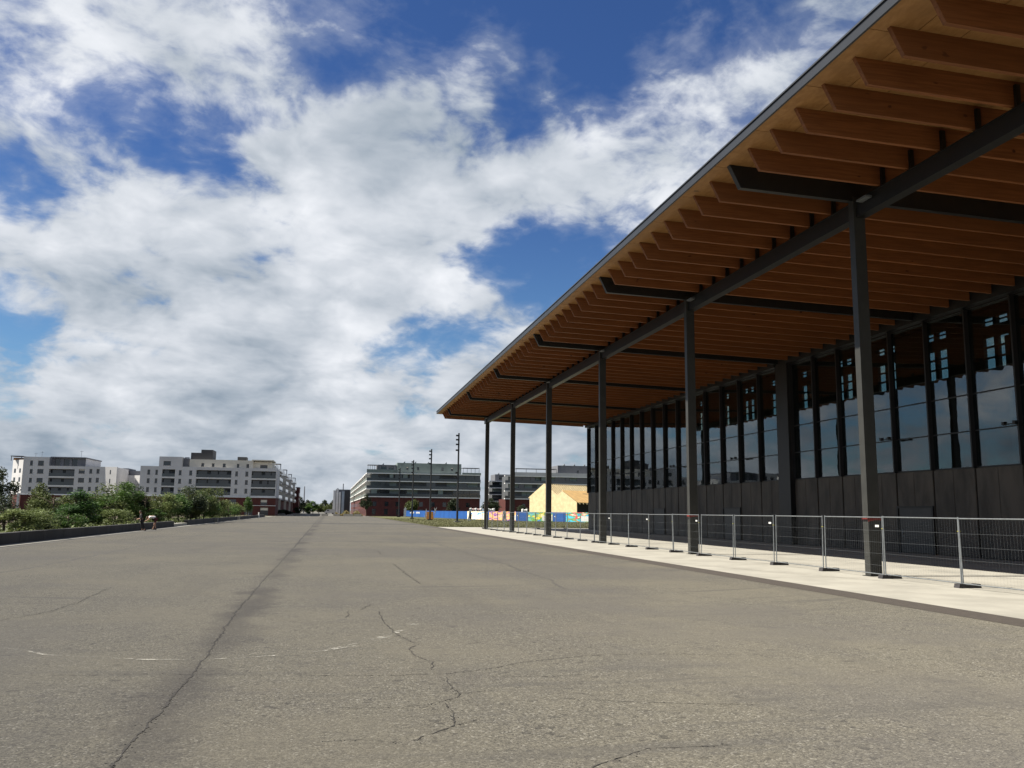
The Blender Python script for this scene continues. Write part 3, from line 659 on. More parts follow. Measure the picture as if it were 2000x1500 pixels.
def person(name, label, loc, rz, J, shirt, short, sleeve, leg_cov):
    """J: joint positions in local space facing -y; dict of lists"""
    t = thing(name, label, 'person', loc, rz)
    V = []; E = []; Rr = []
    def chain(ps, rs, start=None):
        prev = start
        for p, r in zip(ps, rs):
            V.append(p); Rr.append(r); i = len(V)-1
            if prev is not None: E.append((prev, i))
            prev = i
        return prev
    chain([J['pelvis'], J['waist'], J['chest'], J['neck'], J['skull']], [.13, .12, .14, .055, .05])
    for sd in (0, 1):
        chain([J['shoulder'][sd], J['elbow'][sd], J['wrist'][sd], J['palm'][sd]], [.055, .045, .03, .036], 2)
        pi = len(V)-1
        pw = Vector(J['palm'][sd]); dr = (pw-Vector(J['wrist'][sd])).normalized(); sd_v = dr.cross(Vector((0, 0, 1))).normalized() if abs(dr.z) < .9 else Vector((0, 1, 0))
        for k in range(4):
            b = pw+dr*.02+sd_v*(k-1.5)*.019; chain([tuple(b+dr*.03), tuple(b+dr*(.075-.008*abs(k-1.4))+Vector((0, 0, -.015)))], [.009, .008], pi)
        chain([tuple(pw+sd_v*.045), tuple(pw+sd_v*.06+dr*.04)], [.010, .009], pi)
        chain([J['hip'][sd], J['knee'][sd], J['ankle'][sd], J['toe'][sd]], [.088, .062, .042, .035], 0)
    body = skin('body', V, E, Rr, M_SKIN, t)
    head(t, J['head'], J['look'])
    # clothing as its own surfaces over the body
    sv = [J['waist2'], J['waist'], J['chest'], J['collar']]; se = [(0, 1), (1, 2), (2, 3)]; sr = [.155, .15, .165, .08]
    for sd in (0, 1):
        sh = Vector(J['shoulder'][sd]); el = Vector(J['elbow'][sd]); sv.append(tuple(sh)); sr.append(.078); se.append((2, len(sv)-1))
        sv.append(tuple(sh.lerp(el, min(1, sleeve)))); sr.append(.065); se.append((len(sv)-2, len(sv)-1))
        if sleeve > 1: sv.append(tuple(el.lerp(Vector(J['wrist'][sd]), sleeve-1))); sr.append(.045); se.append((len(sv)-2, len(sv)-1))
    skin('shirt', sv, se, sr, shirt, t)
    sv = [J['pelvis']]; se = []; sr = [.155]
    for sd in (0, 1):
        hp = Vector(J['hip'][sd]); kn = Vector(J['knee'][sd]); sv.append(tuple(hp)); sr.append(.105); se.append((0, len(sv)-1))
        sv.append(tuple(hp.lerp(kn, min(1, leg_cov)))); sr.append(.088 if leg_cov <= 1 else .075); se.append((len(sv)-2, len(sv)-1))
        if leg_cov > 1: sv.append(tuple(kn.lerp(Vector(J['ankle'][sd]), leg_cov-1))); sr.append(.06); se.append((len(sv)-2, len(sv)-1))
    skin('trousers' if leg_cov > 1 else 'shorts', sv, se, sr, short, t)
    for sd in (0, 1):
        a = J['ankle'][sd]; MB().prism([(-.17, 0), (.09, 0), (.09, .09), (-.02, .09), (-.16, .05)], 'x', -.045, .045).build('shoe', M_BLK, t, (a[0], a[1], 0))
    return t
bent = dict(pelvis=(0, .12, .98), waist=(0, -.04, 1.12), waist2=(0, .06, 1.05), chest=(0, -.30, 1.20), collar=(0, -.46, 1.17), neck=(0, -.50, 1.15), skull=(0, -.57, 1.11), head=(0, -.63, 1.07), look=(0, -.75, -.65),
            shoulder=[(-.18, -.40, 1.15), (.18, -.40, 1.15)], elbow=[(-.24, -.52, .90), (.22, -.52, .90)], wrist=[(-.16, -.72, .78), (.12, -.72, .78)], palm=[(-.13, -.79, .76), (.09, -.79, .76)],
            hip=[(-.10, .12, .93), (.10, .12, .93)], knee=[(-.12, .06, .50), (.13, .0, .50)], ankle=[(-.13, .12, .08), (.14, -.06, .08)], toe=[(-.14, -.02, .03), (.15, -.20, .03)])
person('person', 'person in white shirt and dark red shorts bending over a laptop on the low wall', (-15.62, 85.2, .03), -1.45, bent, M_SHIRT, M_SHORT, .55, .75)
stand = dict(pelvis=(0, .05, .90), waist=(0, .0, 1.05), waist2=(0, .02, .98), chest=(0, -.05, 1.27), collar=(0, -.07, 1.42), neck=(0, -.08, 1.46), skull=(0, -.09, 1.55), head=(0, -.10, 1.60), look=(0, -.3, -.25),
             shoulder=[(-.18, -.04, 1.38), (.18, -.04, 1.38)], elbow=[(-.25, -.02, 1.10), (.25, -.04, 1.10)], wrist=[(-.20, -.22, 1.0), (.20, -.22, 1.0)], palm=[(-.16, -.29, .99), (.16, -.29, .99)],
             hip=[(-.09, .06, .86), (.09, .06, .86)], knee=[(-.10, .08, .47), (.12, .16, .47)], ankle=[(-.11, .16, .08), (.13, .34, .08)], toe=[(-.12, .04, .03), (.14, .22, .03)])
person('person', 'person in black clothes standing against the low wall, left of the bending one', (-15.98, 81.2, .03), -1.2, stand, M_BLK, M_BLK, 1.6, 1.85)
lt = thing('laptop', 'open pale grey laptop standing on the low wall', 'laptop', (-16.5, 85.15, .632), -1.5)
MB().box(-.17, .17, -.12, .12, 0, .018).build('base', M_WPL, lt); MB().prism([(-.12, .018), (-.108, .018), (-.19, .25), (-.202, .25)], 'x', -.17, .17).build('screen', M_WPL, lt)

# ------------------------------------------------------------------ far buildings
BLR = random.Random(2)
def facade(parent, wallm, Y, x0, x1, z0, z1, wins=(), logs=(), th=.3, rec=1.8, win_frame=True):
    """wall facing the camera with real openings: windows (glazed reveal) and loggias (deep recess)"""
    holes = [(a, b, c, d, th) for a, b, c, d in wins]+[(a, b, c, d, rec) for a, b, c, d in logs]
    xs = sorted({x0, x1, *[h[0] for h in holes], *[h[1] for h in holes]}); zs = sorted({z0, z1, *[h[2] for h in holes], *[h[3] for h in holes]})
    xs = [v for v in xs if x0 <= v <= x1]; zs = [v for v in zs if z0 <= v <= z1]
    mb = MB()
    for xa, xb in zip(xs[:-1], xs[1:]):
        for za, zb_ in zip(zs[:-1], zs[1:]):
            xm, zm = (xa+xb)/2, (za+zb_)/2
            if any(h[0] < xm < h[1] and h[2] < zm < h[3] for h in holes): continue
            mb.quad((xa, Y, za), (xb, Y, za), (xb, Y, zb_), (xa, Y, zb_))
    for a, b, c, d, dp in holes:
        mb.quad((a, Y, c), (b, Y, c), (b, Y+dp, c), (a, Y+dp, c)); mb.quad((a, Y, d), (b, Y, d), (b, Y+dp, d), (a, Y+dp, d))
        mb.quad((a, Y, c), (a, Y, d), (a, Y+dp, d), (a, Y+dp, c)); mb.quad((b, Y, c), (b, Y, d), (b, Y+dp, d), (b, Y+dp, c))
    mb.build('wall', wallm, parent, fix=False)
    for a, b, c, d in wins:
        w = MB().box(a, b, Y+th-.08, Y+th-.02, c, c+.07).box(a, b, Y+th-.08, Y+th-.02, d-.07, d).box(a, a+.07, Y+th-.08, Y+th-.02, c+.07, d-.07).box(b-.07, b, Y+th-.08, Y+th-.02, c+.07, d-.07)
        wi = w.build('window', M_FRAME, parent); MB().quad((a, Y+th-.01, c), (b, Y+th-.01, c), (b, Y+th-.01, d), (a, Y+th-.01, d)).build('pane', M_GALL, wi)
        MB().box(a-.06, b+.06, Y-.08, Y+.1, c-.08, c-.004).build('sill', M_FRAME, wi)
        if BLR.random() < .3: MB().box(a+.08, b-.08, Y+th-.075, Y+th-.03, d-(d-c)*BLR.uniform(.25, .8), d-.08).build('blind', M_GREYR if BLR.random() < .5 else M_CREAM, wi)
    rr = random.Random(int(abs(x0)*10))
    for a, b, c, d in logs:
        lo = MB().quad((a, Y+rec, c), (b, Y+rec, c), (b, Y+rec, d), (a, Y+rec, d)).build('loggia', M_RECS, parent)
        x = a+.3
        while x < b-1.2:
            wd = min(rr.uniform(1.4, 3.0), b-.2-x); MB().box(x, x+wd, Y+rec-.06, Y+rec-.01, c+.05, d-.25).build('pane', M_GALL, lo); x += wd+rr.uniform(.3, 1.1)
        MB().box(a, b, Y+.06, Y+.10, c, c+1.0).build('balustrade', M_BALG, lo); MB().box(a, b, Y-.06, Y+.12, c-.18, c-.003).build('slab', M_SLAB, lo)
def zpx(px, py, Y): return at(px, py, Y).z
def xpx(px, py, Y): return at(px, py, Y).x
# --- left white block A
YL = 278.0
def cA(cx, cy): return at(cx/6.25, 860+cy/6.25, YL)
A = thing('apartment_building', 'white apartment block at far left with grey attic and sunlit corner', 'building')
rowsA = [(350, 402), (458, 512), (568, 618)]
xA0, xA1 = cA(268, 450).x, cA(1275, 450).x
zbase = cA(700, 663).z; zA_hi = cA(400, 200).z; zA_lo = cA(1100, 320).z
wins = []; logs = []
for ya, yb in rowsA:
    for xa, xb in ((354, 388), (445, 520), (953, 1026), (1083, 1117), (1170, 1206)):
        p = cA(xa, (ya+yb)/2); q = cA(xb, (ya+yb)/2); wins.append((cA(xa, 480).x, cA(xb, 480).x, cA(xa, yb).z, cA(xa, ya).z))
for ya, yb in ((350, 440), (460, 548), (570, 655)):
    logs.append((cA(588, 480).x, cA(902, 480).x, cA(700, yb).z, cA(700, ya).z))
zband = cA(700, 345).z
facade(A, M_WHITE, YL, xA0, xA1, zbase, zA_lo, wins, logs)
xm = cA(600, 300).x
facade(A, M_WHITE, YL, xA0, xm, zA_lo, zA_hi, [(cA(368, 275).x, cA(401, 275).x, cA(380, 305).z, cA(380, 246).z), (cA(465, 275).x, cA(535, 275).x, cA(500, 307).z, cA(500, 248).z)])
# attic set back
facade(A, M_GREYR, YL+2.2, xm, cA(1020, 260).x, zA_lo, cA(800, 212).z, [(cA(v, 280).x, cA(v+70, 280).x, zA_lo+.2, zA_lo+2.3) for v in (640, 750, 850)])
MB().box(xA0, xA1, YL+2.3, YL+22, zbase, zA_lo).box(xA0, cA(1020, 260).x, YL+2.5, YL+20, zA_lo, zA_hi-.02).build('body', M_WHITE, A)
MB().box(xm-.2, cA(1030, 260).x, YL+1.6, YL+20.2, cA(800, 212).z, cA(800, 204).z+.12).build('attic_roof', M_GREYR, A)
MB().box(xm, xm+.25, YL+.02, YL+2.2, zA_lo, zA_hi).build('attic_side', M_GREYR, A)
# red ground floors
facade(A, M_REDR, YL+.15, xA0, xA1, 0, zbase, [(xA0+4+k*5.4, xA0+6+k*5.4, .6, 2.9) for k in range(4)]+[(xA0+4+k*5.4, xA0+5.6+k*5.4, 3.6, 4.8) for k in range(4)])
MB().box(xA0, xA1, YL+.5, YL+22, 0, zbase-.01).build('base', M_REDR, A)
MB().box(xA0-.1, xA1+.1, YL-.15, YL+.4, zbase-.14, zbase+.04).build('slab', M_SLAB, A)
def angled(parent, m, p, q, z0, z1, wins=(), name='wall', th=.25):
    """plain wall between two plan points with small windows at fractions along it"""
    p = Vector(p); q = Vector(q); d = (q-p); L = d.length; d /= L; n = Vector((d.y, -d.x))
    if n.y > 0: n = -n
    o = MB(); a = p; b = q; ai = p-n*th; bi = q-n*th
    o.prism([(a.x, a.y), (b.x, b.y), (bi.x, bi.y), (ai.x, ai.y)], 'z', z0, z1); w = o.build(name, m, parent)
    for f0, f1, c, e in wins:
        u = p+d*L*f0+n*.02; v = p+d*L*f1+n*.02; u2 = u-n*.1; v2 = v-n*.1
        MB().prism([(u.x, u.y), (v.x, v.y), (v2.x, v2.y), (u2.x, u2.y)], 'z', c, e).build('window', M_GALL, parent)
rz_ = [(cA(700, b).z, cA(700, a).z) for a, b in rowsA]
xch = xpx(20, 960, YL+4.5)
angled(A, M_WHITE, (xch, YL+4.5), (xA0, YL), zbase, zA_hi-.9, [(.18, .36, c, d) for c, d in rz_]+[(.68, .84, c, d) for c, d in rz_], 'corner_wall')
MB().prism([(xch, YL+4.5), (xA0, YL+.3), (xA0+1, YL+10), (xch, YL+14)], 'z', 0, zA_hi-1.2).build('corner_body', M_REDR, A)
for f in (.03, .9):
    x = xch+(xA0-xch)*f; yq = YL+4.5*(1-f)-.6; MB().box(x-.3, x+.3, yq-.3, yq+.3, 0, zbase+.3).build('pillar', M_WHITE, A)
MB().box(xch, xA0-1.0, YL+2, YL+6, zA_hi+.1, zA_hi+.3).box(xch+.1, xch+.25, YL+2.2, YL+2.4, zA_hi-1.2, zA_hi+.1).box(xA0-1.4, xA0-1.2, YL+2.2, YL+2.4, zA_hi-1.2, zA_hi+.1).build('pergola', M_GREYR, A)
MB().box(xch+.05, xA0-1.05, YL+4.5, YL+4.7, zA_hi-.88, zA_hi-.2).build('timber_screen', mat('timber_screen', (.30, .15, .06), .8, .2, 2), A)
x2 = xpx(225, 960, YL-1.3)
angled(A, M_WHITE, (xA1, YL), (x2, YL-1.3), zbase, zA_lo, [(.42, .5, c, d) for c, d in rz_], 'end_wall')
MB().prism([(xA1, YL+.4), (x2-.1, YL-.9), (x2, YL+14), (xA1, YL+14)], 'z', 0, zA_lo-.1).build('end_body', M_WHITE, A)
for k, px in enumerate((70, 82, 159)):
    q = at(px, 890, YL+8); tp = 1.6+.5*k
    MB().box(q.x-.03, q.x+.03, YL+8, YL+8.06, zA_hi-.3, zA_hi+tp).box(q.x-.5, q.x+.5, YL+8, YL+8.05, zA_hi+tp-.3, zA_hi+tp-.24).build('aerial', M_GREYR, A)
# --- link block B
B = thing('apartment_building', 'pale link block set back between the two white apartment buildings', 'building')
YB = 292.0
def cB(cx, cy): return at(cx/6.25, 860+cy/6.25, YB)
xb0, xb1 = cB(1390, 480).x, cB(1640, 480).x; zbB = cB(1500, 425).z
facade(B, M_WHITE, YB, xb0-2, xb1, 0, zbB, [(cB(1510, 480).x, cB(1562, 480).x, cB(1500, b).z, cB(1500, a).z) for a, b in ((462, 500), (545, 590))]+[(cB(1420, 480).x, cB(1445, 480).x, cB(1430, b).z, cB(1430, a).z) for a, b in ((455, 500), (540, 585), (625, 665))])
angled(B, M_WHITE, (xb1, YB), (xpx(273, 960, YB-1.5), YB-1.5), 0, zbB, [], 'end_wall')
MB().box(xb0-2, xb1+4, YB+.4, YB+18, 0, zbB).build('body', M_WHITE, B)
facade(B, M_GREYR, YB+3, xb0-2, cB(1540, 380).x, zbB, cB(1450, 335).z, [(xb0+.5, xb0+2.2, zbB+.2, zbB+2.2)])
MB().box(xb0-2, cB(1540, 380).x, YB+3.35, YB+14, zbB, cB(1450, 335).z).box(cB(1545, 380).x, xb1+5, YB+4.5, YB+14, zbB, cB(1600, 365).z).build('attic', M_GREYR, B)
# --- left white block C
Cb = thing('apartment_building', 'long white apartment block with dark roof plant room and stepped side terraces', 'building')
def cC(cx, cy): return at(280+cx/6.25, 860+cy/6.25, YL)
xc0, xc1 = cC(-45, 480).x, cC(1625, 480).x; zc_b = cC(700, 685).z; zc_t = cC(700, 326).z
wins = []; logs = []
for ya, yb in ((370, 428), (475, 530), (582, 638)):
    c, d = cC(700, yb).z, cC(700, ya).z
    for xa, xb in ((42, 76), (140, 170), (427, 460), (555, 590), (1118, 1150), (1242, 1276)): wins.append((cC(xa, 480).x, cC(xb, 480).x, c, d))
for ya, yb in ((362, 452), (470, 562), (578, 668)):
    c, d = cC(700, yb).z, cC(700, ya).z
    for xa, xb in ((222, 380), (640, 1070), (1318, 1615)): logs.append((cC(xa, 480).x, cC(xb, 480).x, c, d))
facade(Cb, M_WHITE, YL, xc0, xc1, zc_b, zc_t, wins, logs)
MB().box(xc0, xc1, YL+1.82, YL+16, zc_b, zc_t).build('body', M_WHITE, Cb)
def stor(x0, x1, ytop, ws, m, dy):
    zt_ = cC(700, ytop).z; a, b = cC(x0, 300).x, cC(x1, 300).x
    facade(Cb, m, YL+dy, a, b, zc_t, zt_, [(cC(u, 290).x, cC(v, 290).x, cC(700, y2).z, cC(700, y1).z) for u, v, y1, y2 in ws])
    MB().box(a, b, YL+dy+.31, YL+14, zc_t, zt_-.01).build('upper_storey', m, Cb)
stor(190, 470, 208, [(245, 335, 262, 312)], M_WHITE, .02)
stor(471, 555, 222, [], M_GREYR, 2.0)
stor(556, 1335, 230, [(700, 735, 275, 316), (830, 862, 275, 316), (965, 1000, 275, 318), (1137, 1167, 275, 322), (1255, 1288, 275, 324)], M_CREAM, 1.2)
stor(1336, 1570, 240, [(1420, 1510, 280, 322)], M_CREAM, 2.4)
MB().box(cC(1336, 250).x-.3, cC(1575, 250).x+.3, YL+.8, YL+14.2, cC(1400, 248).z, cC(1400, 236).z).build('roof_slab', M_CREAM, Cb)
MB().box(cC(555, 200).x, cC(825, 200).x, YL+4, YL+12, cC(700, 232).z, cC(600, 140).z).box(cC(680, 200).x, cC(825, 200).x, YL+4.02, YL+12, cC(600, 140).z, cC(700, 103).z).build('plant_room', M_DKBOX, Cb)
MB().box(cC(1130, 200).x, cC(1245, 200).x, YL+5, YL+9, cC(1200, 231).z, cC(1200, 192).z).build('roof_box', M_DKBOX, Cb)
for v in (310, 400, 515): MB().box(cC(v, 200).x-.6, cC(v, 200).x+.6, YL+3, YL+4, cC(v, 212).z, cC(v, 200).z).build('vent', M_GREYR, Cb)
facade(Cb, M_REDR, YL+.2, xc0, xc1, 0, zc_b-.15, [(xc0+3+k*4.6, xc0+5+k*4.6, 3.4, 4.9) for k in range(8)]+[(xc0+3+k*4.6, xc0+5.4+k*4.6, .3, 2.5) for k in range(8)])
MB().box(xc0, xc1, YL+.55, YL+16, 0, zc_b-.15).build('base', M_REDR, Cb)
MB().box(xc0, xc1+.2, YL-.3, YL+.5, zc_b-.14, zc_b+.02).box(xc1-9, xc1+.2, YL-.3, YL+.3, 3.0, 3.12).build('slab', M_SLAB, Cb)
# side wing running back along the avenue
ZS = [zc_b, zc_b+2.9, zc_b+5.8, zc_t]
nb = 8
for k in range(nb):
    ya = YL+16+k*21.5; yb = ya+20; xs_ = xc1+.1 if k % 2 == 0 else xc1-1.2; top = zc_t+(2.6 if k in (1, 3, 5) else 0)
    MB().box(xs_-14, xs_-1.6, ya, yb+1.4, 0, top).build('wing_body', M_GREYR if k % 2 else M_CREAM, Cb)
    for z in ZS:
        MB().box(xs_-1.6, xs_, ya, yb, z-.12, z+.12).build('slab', M_SLAB, Cb); MB().box(xs_-.08, xs_-.02, ya+.2, yb-.2, z+.14, z+1.1).build('balustrade', M_BALG, Cb)
        for j in range(3): MB().box(xs_-1.62, xs_-1.55, ya+1.5+j*6.3, ya+5.0+j*6.3, z+.15, z+2.4).build('pane', M_GALL, Cb)
    MB().box(xs_-1.6, xs_-.02, ya, ya+.25, zc_b, zc_t).build('fin', M_CREAM, Cb)
    MB().box(xs_-1.6, xs_-1.45, ya, yb, 0, zc_b-.14).build('base', M_REDR, Cb)
    if k % 2 == 0: MB().box(xs_-3, xs_-.2, ya+4, ya+9, zc_t+2.4, zc_t+2.55).box(xs_-.4, xs_-.25, ya+4.2, ya+4.35, zc_t, zc_t+2.4).box(xs_-.4, xs_-.25, ya+8.6, ya+8.75, zc_t, zc_t+2.4).build('pergola', M_GREYR, Cb)
yw = YL+16+nb*21.5
Rb = thing('apartment_building', 'dark red apartment end block behind the white stepped terraces', 'building')
MB().box(xc1-14, xc1+.6, yw, yw+16, 0, zc_t-1.2).build('body', M_REDR, Rb)
for z in (3.2, 6.1, 9.0):
    for j in range(3): MB().box(xc1+.58, xc1+.63, yw+2+j*4.6, yw+3.6+j*4.6, z, z+1.6).build('window', M_GALL, Rb)
MB().box(xc1-14.2, xc1+.8, yw-.2, yw+16.2, zc_t-1.2, zc_t-.9).build('roof_slab', M_GREYR, Rb)

# --- right blocks with white balcony bands
def banded(name_label, Yf, x0, x1, zs, zred, side_to=None, attic=(), seed=1, pergolas=(), depth=14):
    t = thing('apartment_building', name_label, 'building'); rr = random.Random(seed); ov = 1.6
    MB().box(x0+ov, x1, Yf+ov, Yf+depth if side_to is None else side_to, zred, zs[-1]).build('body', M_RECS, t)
    MB().box(x0+.4, x1-.2, Yf+.5, Yf+depth if side_to is None else side_to, 0, zred-.1).build('base', M_REDR, t)
    nx = int((x1-x0-3)/4.2)
    for j in range(nx):
        for c, d in ((.6, 2.6), (3.6, 5.2)):
            xw = x0+2.5+j*4.2+rr.uniform(-.3, .3); w = MB().box(xw, xw+1.3, Yf+.46, Yf+.52, c, d).build('window', M_GALL, t)
    for i, z in enumerate(zs):
        ye = (Yf+depth) if side_to is None else side_to
        MB().box(x0, x1, Yf, Yf+ov+.05, z-.17, z+.17).build('slab', M_SLAB, t)
        if i == len(zs)-1: break
        z2 = zs[i+1]-.17; a = z+.17
        MB().box(x0+.1, x1-.1, Yf+.05, Yf+.09, a, a+1.0).build('balustrade', M_BALG, t)
        x = x0+ov+.2
        while x < x1-1:
            wd = rr.uniform(1.6, 4.2); wd = min(wd, x1-.2-x); ty = rr.random()
            if ty < .45: MB().box(x, x+wd, Yf+ov-.08, Yf+ov-.01, a+.05, z2-.15).build('pane', M_GALL, t)
            elif ty < .72: MB().box(x, x+wd, Yf+ov-.12, Yf+ov-.02, a, z2).build('panel', M_GRN, t)
            elif ty < .85: MB().box(x, x+wd*.7, Yf+.3, Yf+.42, a, z2).build('screen', M_GRN, t)
            x += wd+.15
    if side_to:
        for i, z in enumerate(zs):
            n = int((side_to-Yf)/12)
            for k in range(n):
                ya = Yf+ov+.3+k*12; MB().box(x0, x0+ov+.02, ya, ya+(11.2 if k % 3 else 8.5), z-.17, z+.17).build('slab', M_SLAB, t)
                if i < len(zs)-1:
                    a = z+.17; z2 = zs[i+1]-.17
                    MB().box(x0+.06, x0+.10, ya+.2, ya+8.3, a, a+1.0).build('balustrade', M_GRN, t)
                    MB().box(x0+ov-.06, x0+ov-.01, ya+1, ya+4, a+.05, z2-.2).build('pane', M_GALL, t)
                    MB().box(x0+ov-.09, x0+ov-.01, ya+5.5, ya+9.5, a, z2).build('panel', M_GRN, t)
                    MB().box(x0+.1, x0+ov-.02, ya+10.6, ya+10.8, a, z2).build('fin', M_CREAM, t)
        for k in range(int((side_to-Yf)/10)):
            for c, d in ((.5, 2.7), (3.6, 5.3)): MB().box(x0+.36, x0+.41, Yf+4+k*10, Yf+6+k*10, c, d).build('window', M_GALL, t)
    for (a, b, z2, m, dy, ws) in attic:
        facade(t, m, Yf+dy, a, b, zs[-1]+.17, z2, ws); MB().box(a, b, Yf+dy+.31, Yf+depth-1, zs[-1]+.17, z2-.01).build('attic', m, t)
        for k in range(int((b-a)/5)):
            xx = a+2+k*5+rr.uniform(-1, 1); MB().prism([(xx, z2), (xx+.9, z2), (xx+.9, z2+.9)], 'y', Yf+dy+4, Yf+dy+5.5).build('solar_panel', M_GALV, t)
    for (a, b, z2) in pergolas:
        pg = MB().box(a, b, Yf+.5, Yf+5, z2-.15, z2)
        for k in range(5):
            xx = a+.1+(b-a-.3)*k/4; pg.box(xx, xx+.12, Yf+.6, Yf+.75, zs[-1]+.17, z2-.15)
        pg.build('pergola', M_GREYR, t)
    return t
YR = 316.0
def zR(py, px=800, Y=YR): return at(px, py, Y).z
x0, x1 = xpx(715, 960, YR), xpx(939, 960, YR)
zsR = [zR(971), zR(955.6), zR(940.4), zR(925.4)]
a0, a1 = xpx(777, 915, YR), xpx(903, 915, YR)
aw = [(xpx(p, 915, YR), xpx(p+4, 915, YR), zR(917), zR(911)) for p in (795, 816, 864, 883)]
R1 = banded('grey apartment block with white balcony bands and red base by the lamp masts', YR, x0, x1, zsR, zsR[0], 556, [(a0, a1, zR(903.6), M_GRN, 2.5, aw), (xpx(738, 915, YR), xpx(776, 915, YR), zR(908), M_GREYR, 3.0, [(xpx(745, 915, YR), xpx(756, 915, YR), zR(919), zR(911)), (xpx(760, 915, YR), xpx(770, 915, YR), zR(919), zR(911))])], 3,
            [(a1+.3, x1-.5, zR(911)), (xpx(718, 915, YR), xpx(737, 915, YR), zR(909))])
MB().box(x0, a0, YR+.02, YR+.3, zsR[3]+.171, zR(918)).build('parapet', M_GRN, R1); MB().box(a1, x1, YR+.02, YR+.3, zsR[3]+.171, zR(921)).build('parapet', M_GRN, R1)
YM = 352.0
x0m, x1m = xpx(955, 960, YM), xpx(1000, 960, YM)
banded('narrow apartment block seen between the two far canopy columns', YM, x0m, x1m, [zR(v, 975, YM) for v in (979, 966, 953, 940)], zR(979, 975, YM), None, [(x0m+3, x1m, zR(926, 975, YM), M_GREYR, 2.5, [(x0m+4.5, x0m+6.3, zR(936, 975, YM), zR(929, 975, YM))])], 5)
YQ = 326.0
x0q, x1q = xpx(986, 960, YQ), xpx(1215, 960, YQ)
zsQ = [zR(975, 1050, YQ), zR(960, 1050, YQ), zR(945, 1050, YQ), zR(930.5, 1050, YQ)]
R3 = banded('grey banded apartment block behind the timber house, glass terrace rail on top', YQ, x0q, x1q, zsQ, zsQ[0], None, [(xpx(1093, 915, YQ), x1q, zR(909, 1120, YQ), M_GREYR, 2.5, [(xpx(1130, 915, YQ), xpx(1134, 915, YQ), zR(924, 1120, YQ), zR(918, 1120, YQ))])], 8,
            [(xpx(1008, 915, YQ), xpx(1088, 915, YQ), zR(915, 1040, YQ))])
MB().box(xpx(1005, 915, YQ), x1q, YQ+.02, YQ+.3, zsQ[3]+.171, zR(923, 1050, YQ)).build('parapet', M_WHITE, R3)
# --- narrow tower in the gap
YT = 470.0
T = thing('tower_block', 'small pale tower with bright vertical strips closing the avenue', 'building')
tx0, tx1 = xpx(655, 980, YT), xpx(684, 980, YT); tz = zR(956, 668, YT)
MB().box(tx0, tx1, YT, YT+14, 0, tz).build('body', M_GREYR, T)
for a, b, zz2, m in ((656.5, 660.5, 954, M_SLAB), (661.5, 665, 961, M_SLAB), (667, 672, 960, mat('blue_grey_panel', (.30, .36, .42), .6, .1, .5)), (673, 682, 957.5, M_DKBOX)):
    MB().box(xpx(a, 980, YT), xpx(b, 980, YT), YT-.6, YT-.02, 0, zR(zz2, 668, YT)).build('strip', m, T)
MB().box(tx0-1.2, tx0-.02, YT+2, YT+10, 0, tz-.5).build('side_fin', M_SLAB, T)
MB().tube([((tx0+tx1)/2, YT+5, tz), ((tx0+tx1)/2, YT+5, tz+3.2)], .25, 6).build('aerial', M_GREYR, T)
ms = at(595, 950, 560); tag(MB().tube([(ms.x, 560, 0), (ms.x, 560, ms.z)], [.5, .28], 8).build('mast', M_GREYR), 'thin grey mast rising over far trees in the avenue', 'mast')
# far trees in the gap
FT = [(588, 972, 520, 14, 'dark'), (600, 974, 540, 18, 'dark'), (612, 980, 500, 20, 'green'), (623, 982, 520, 18, 'olive'), (636, 976, 560, 14, 'dark'), (648, 974, 570, 16, 'dark'), (642, 986, 500, 18, 'olive'), (654, 984, 520, 14, 'dark'), (582, 990, 430, 16, 'dark'),
      (604, 990, 420, 14, 'green'), (560, 994, 330, 22, 'dark'), (546, 996, 300, 16, 'dark')]
for i, (px, pt, Y, wpx, kind) in enumerate(sorted(FT)):
    p = at(px, pt, Y); tree('tree', '%s tree at the far end of the avenue, %s from the left' % (KN[kind], ORL[i] if i else 'first'), 'tree', kind, 'round', (p.x, Y, 0), p.z, wpx*Y/F_PX*1.2, i+40, 2000, .20, 'far trees closing the avenue', .08)
# street trees before the right blocks
for i, (px, pt, Y, wpx, kind) in enumerate([(716, 968, 300, 20, 'dark'), (805, 974, 298, 24, 'olive'), (884, 974, 292, 24, 'dark'), (958, 976, 290, 30, 'dark'), (1022, 985, 285, 22, 'dark')]):
    p = at(px, pt, Y); tree('tree', 'young street tree before the banded blocks, %s from the left' % (ORL[i] if i else 'first'), 'tree', kind, 'round', (p.x, Y, 0), p.z, wpx*Y/F_PX*1.15, i+70, 2000, .16, 'street trees before the banded blocks', .25)
# low barriers, planting and small things at the runway end
for i, (a, b, m) in enumerate([(545, 556, M_KERB), (572, 588, M_KERB), (606, 625, M_KERB), (628, 641, M_KERB), (651, 664, M_KERB), (671, 690, M_KERB), (692, 706, M_KERB)]):
    p = at(a, 1004, 299); q = at(b, 1004, 299)
    tag(MB().prism([(299-.35, 0), (299+.35, 0), (299+.2, .75), (299-.2, .75)], 'x', p.x, q.x).build('concrete_barrier', m), 'low concrete barrier across the runway end, %s from the left' % (ORL[i] if i else 'first'), 'barrier', 'concrete barriers across the runway end')
hd = MB(); rh = random.Random(11)
for i in range(7000):
    px = rh.uniform(655, 708); Y = rh.uniform(306, 345); p = at(px, 1003, Y); z = rh.random()*(1.9 if px > 662 else 1.2)*(.6+.4*math.sin(px*.3))
    c = Vector((p.x, Y, max(0, z))); a = Vector((rh.gauss(0, 1), rh.gauss(0, 1), rh.gauss(0, 1))).normalized(); b = a.orthogonal(); s = rh.uniform(.12, .32)
    hd.poly([c-a*s, c+b*s*.5, c+a*s, c-b*s*.5])
tag(hd.build('hedge', LEAF['rust'], fix=False), 'rusty green mixed planting at the runway end before the banded block', 'hedge', kind='stuff')
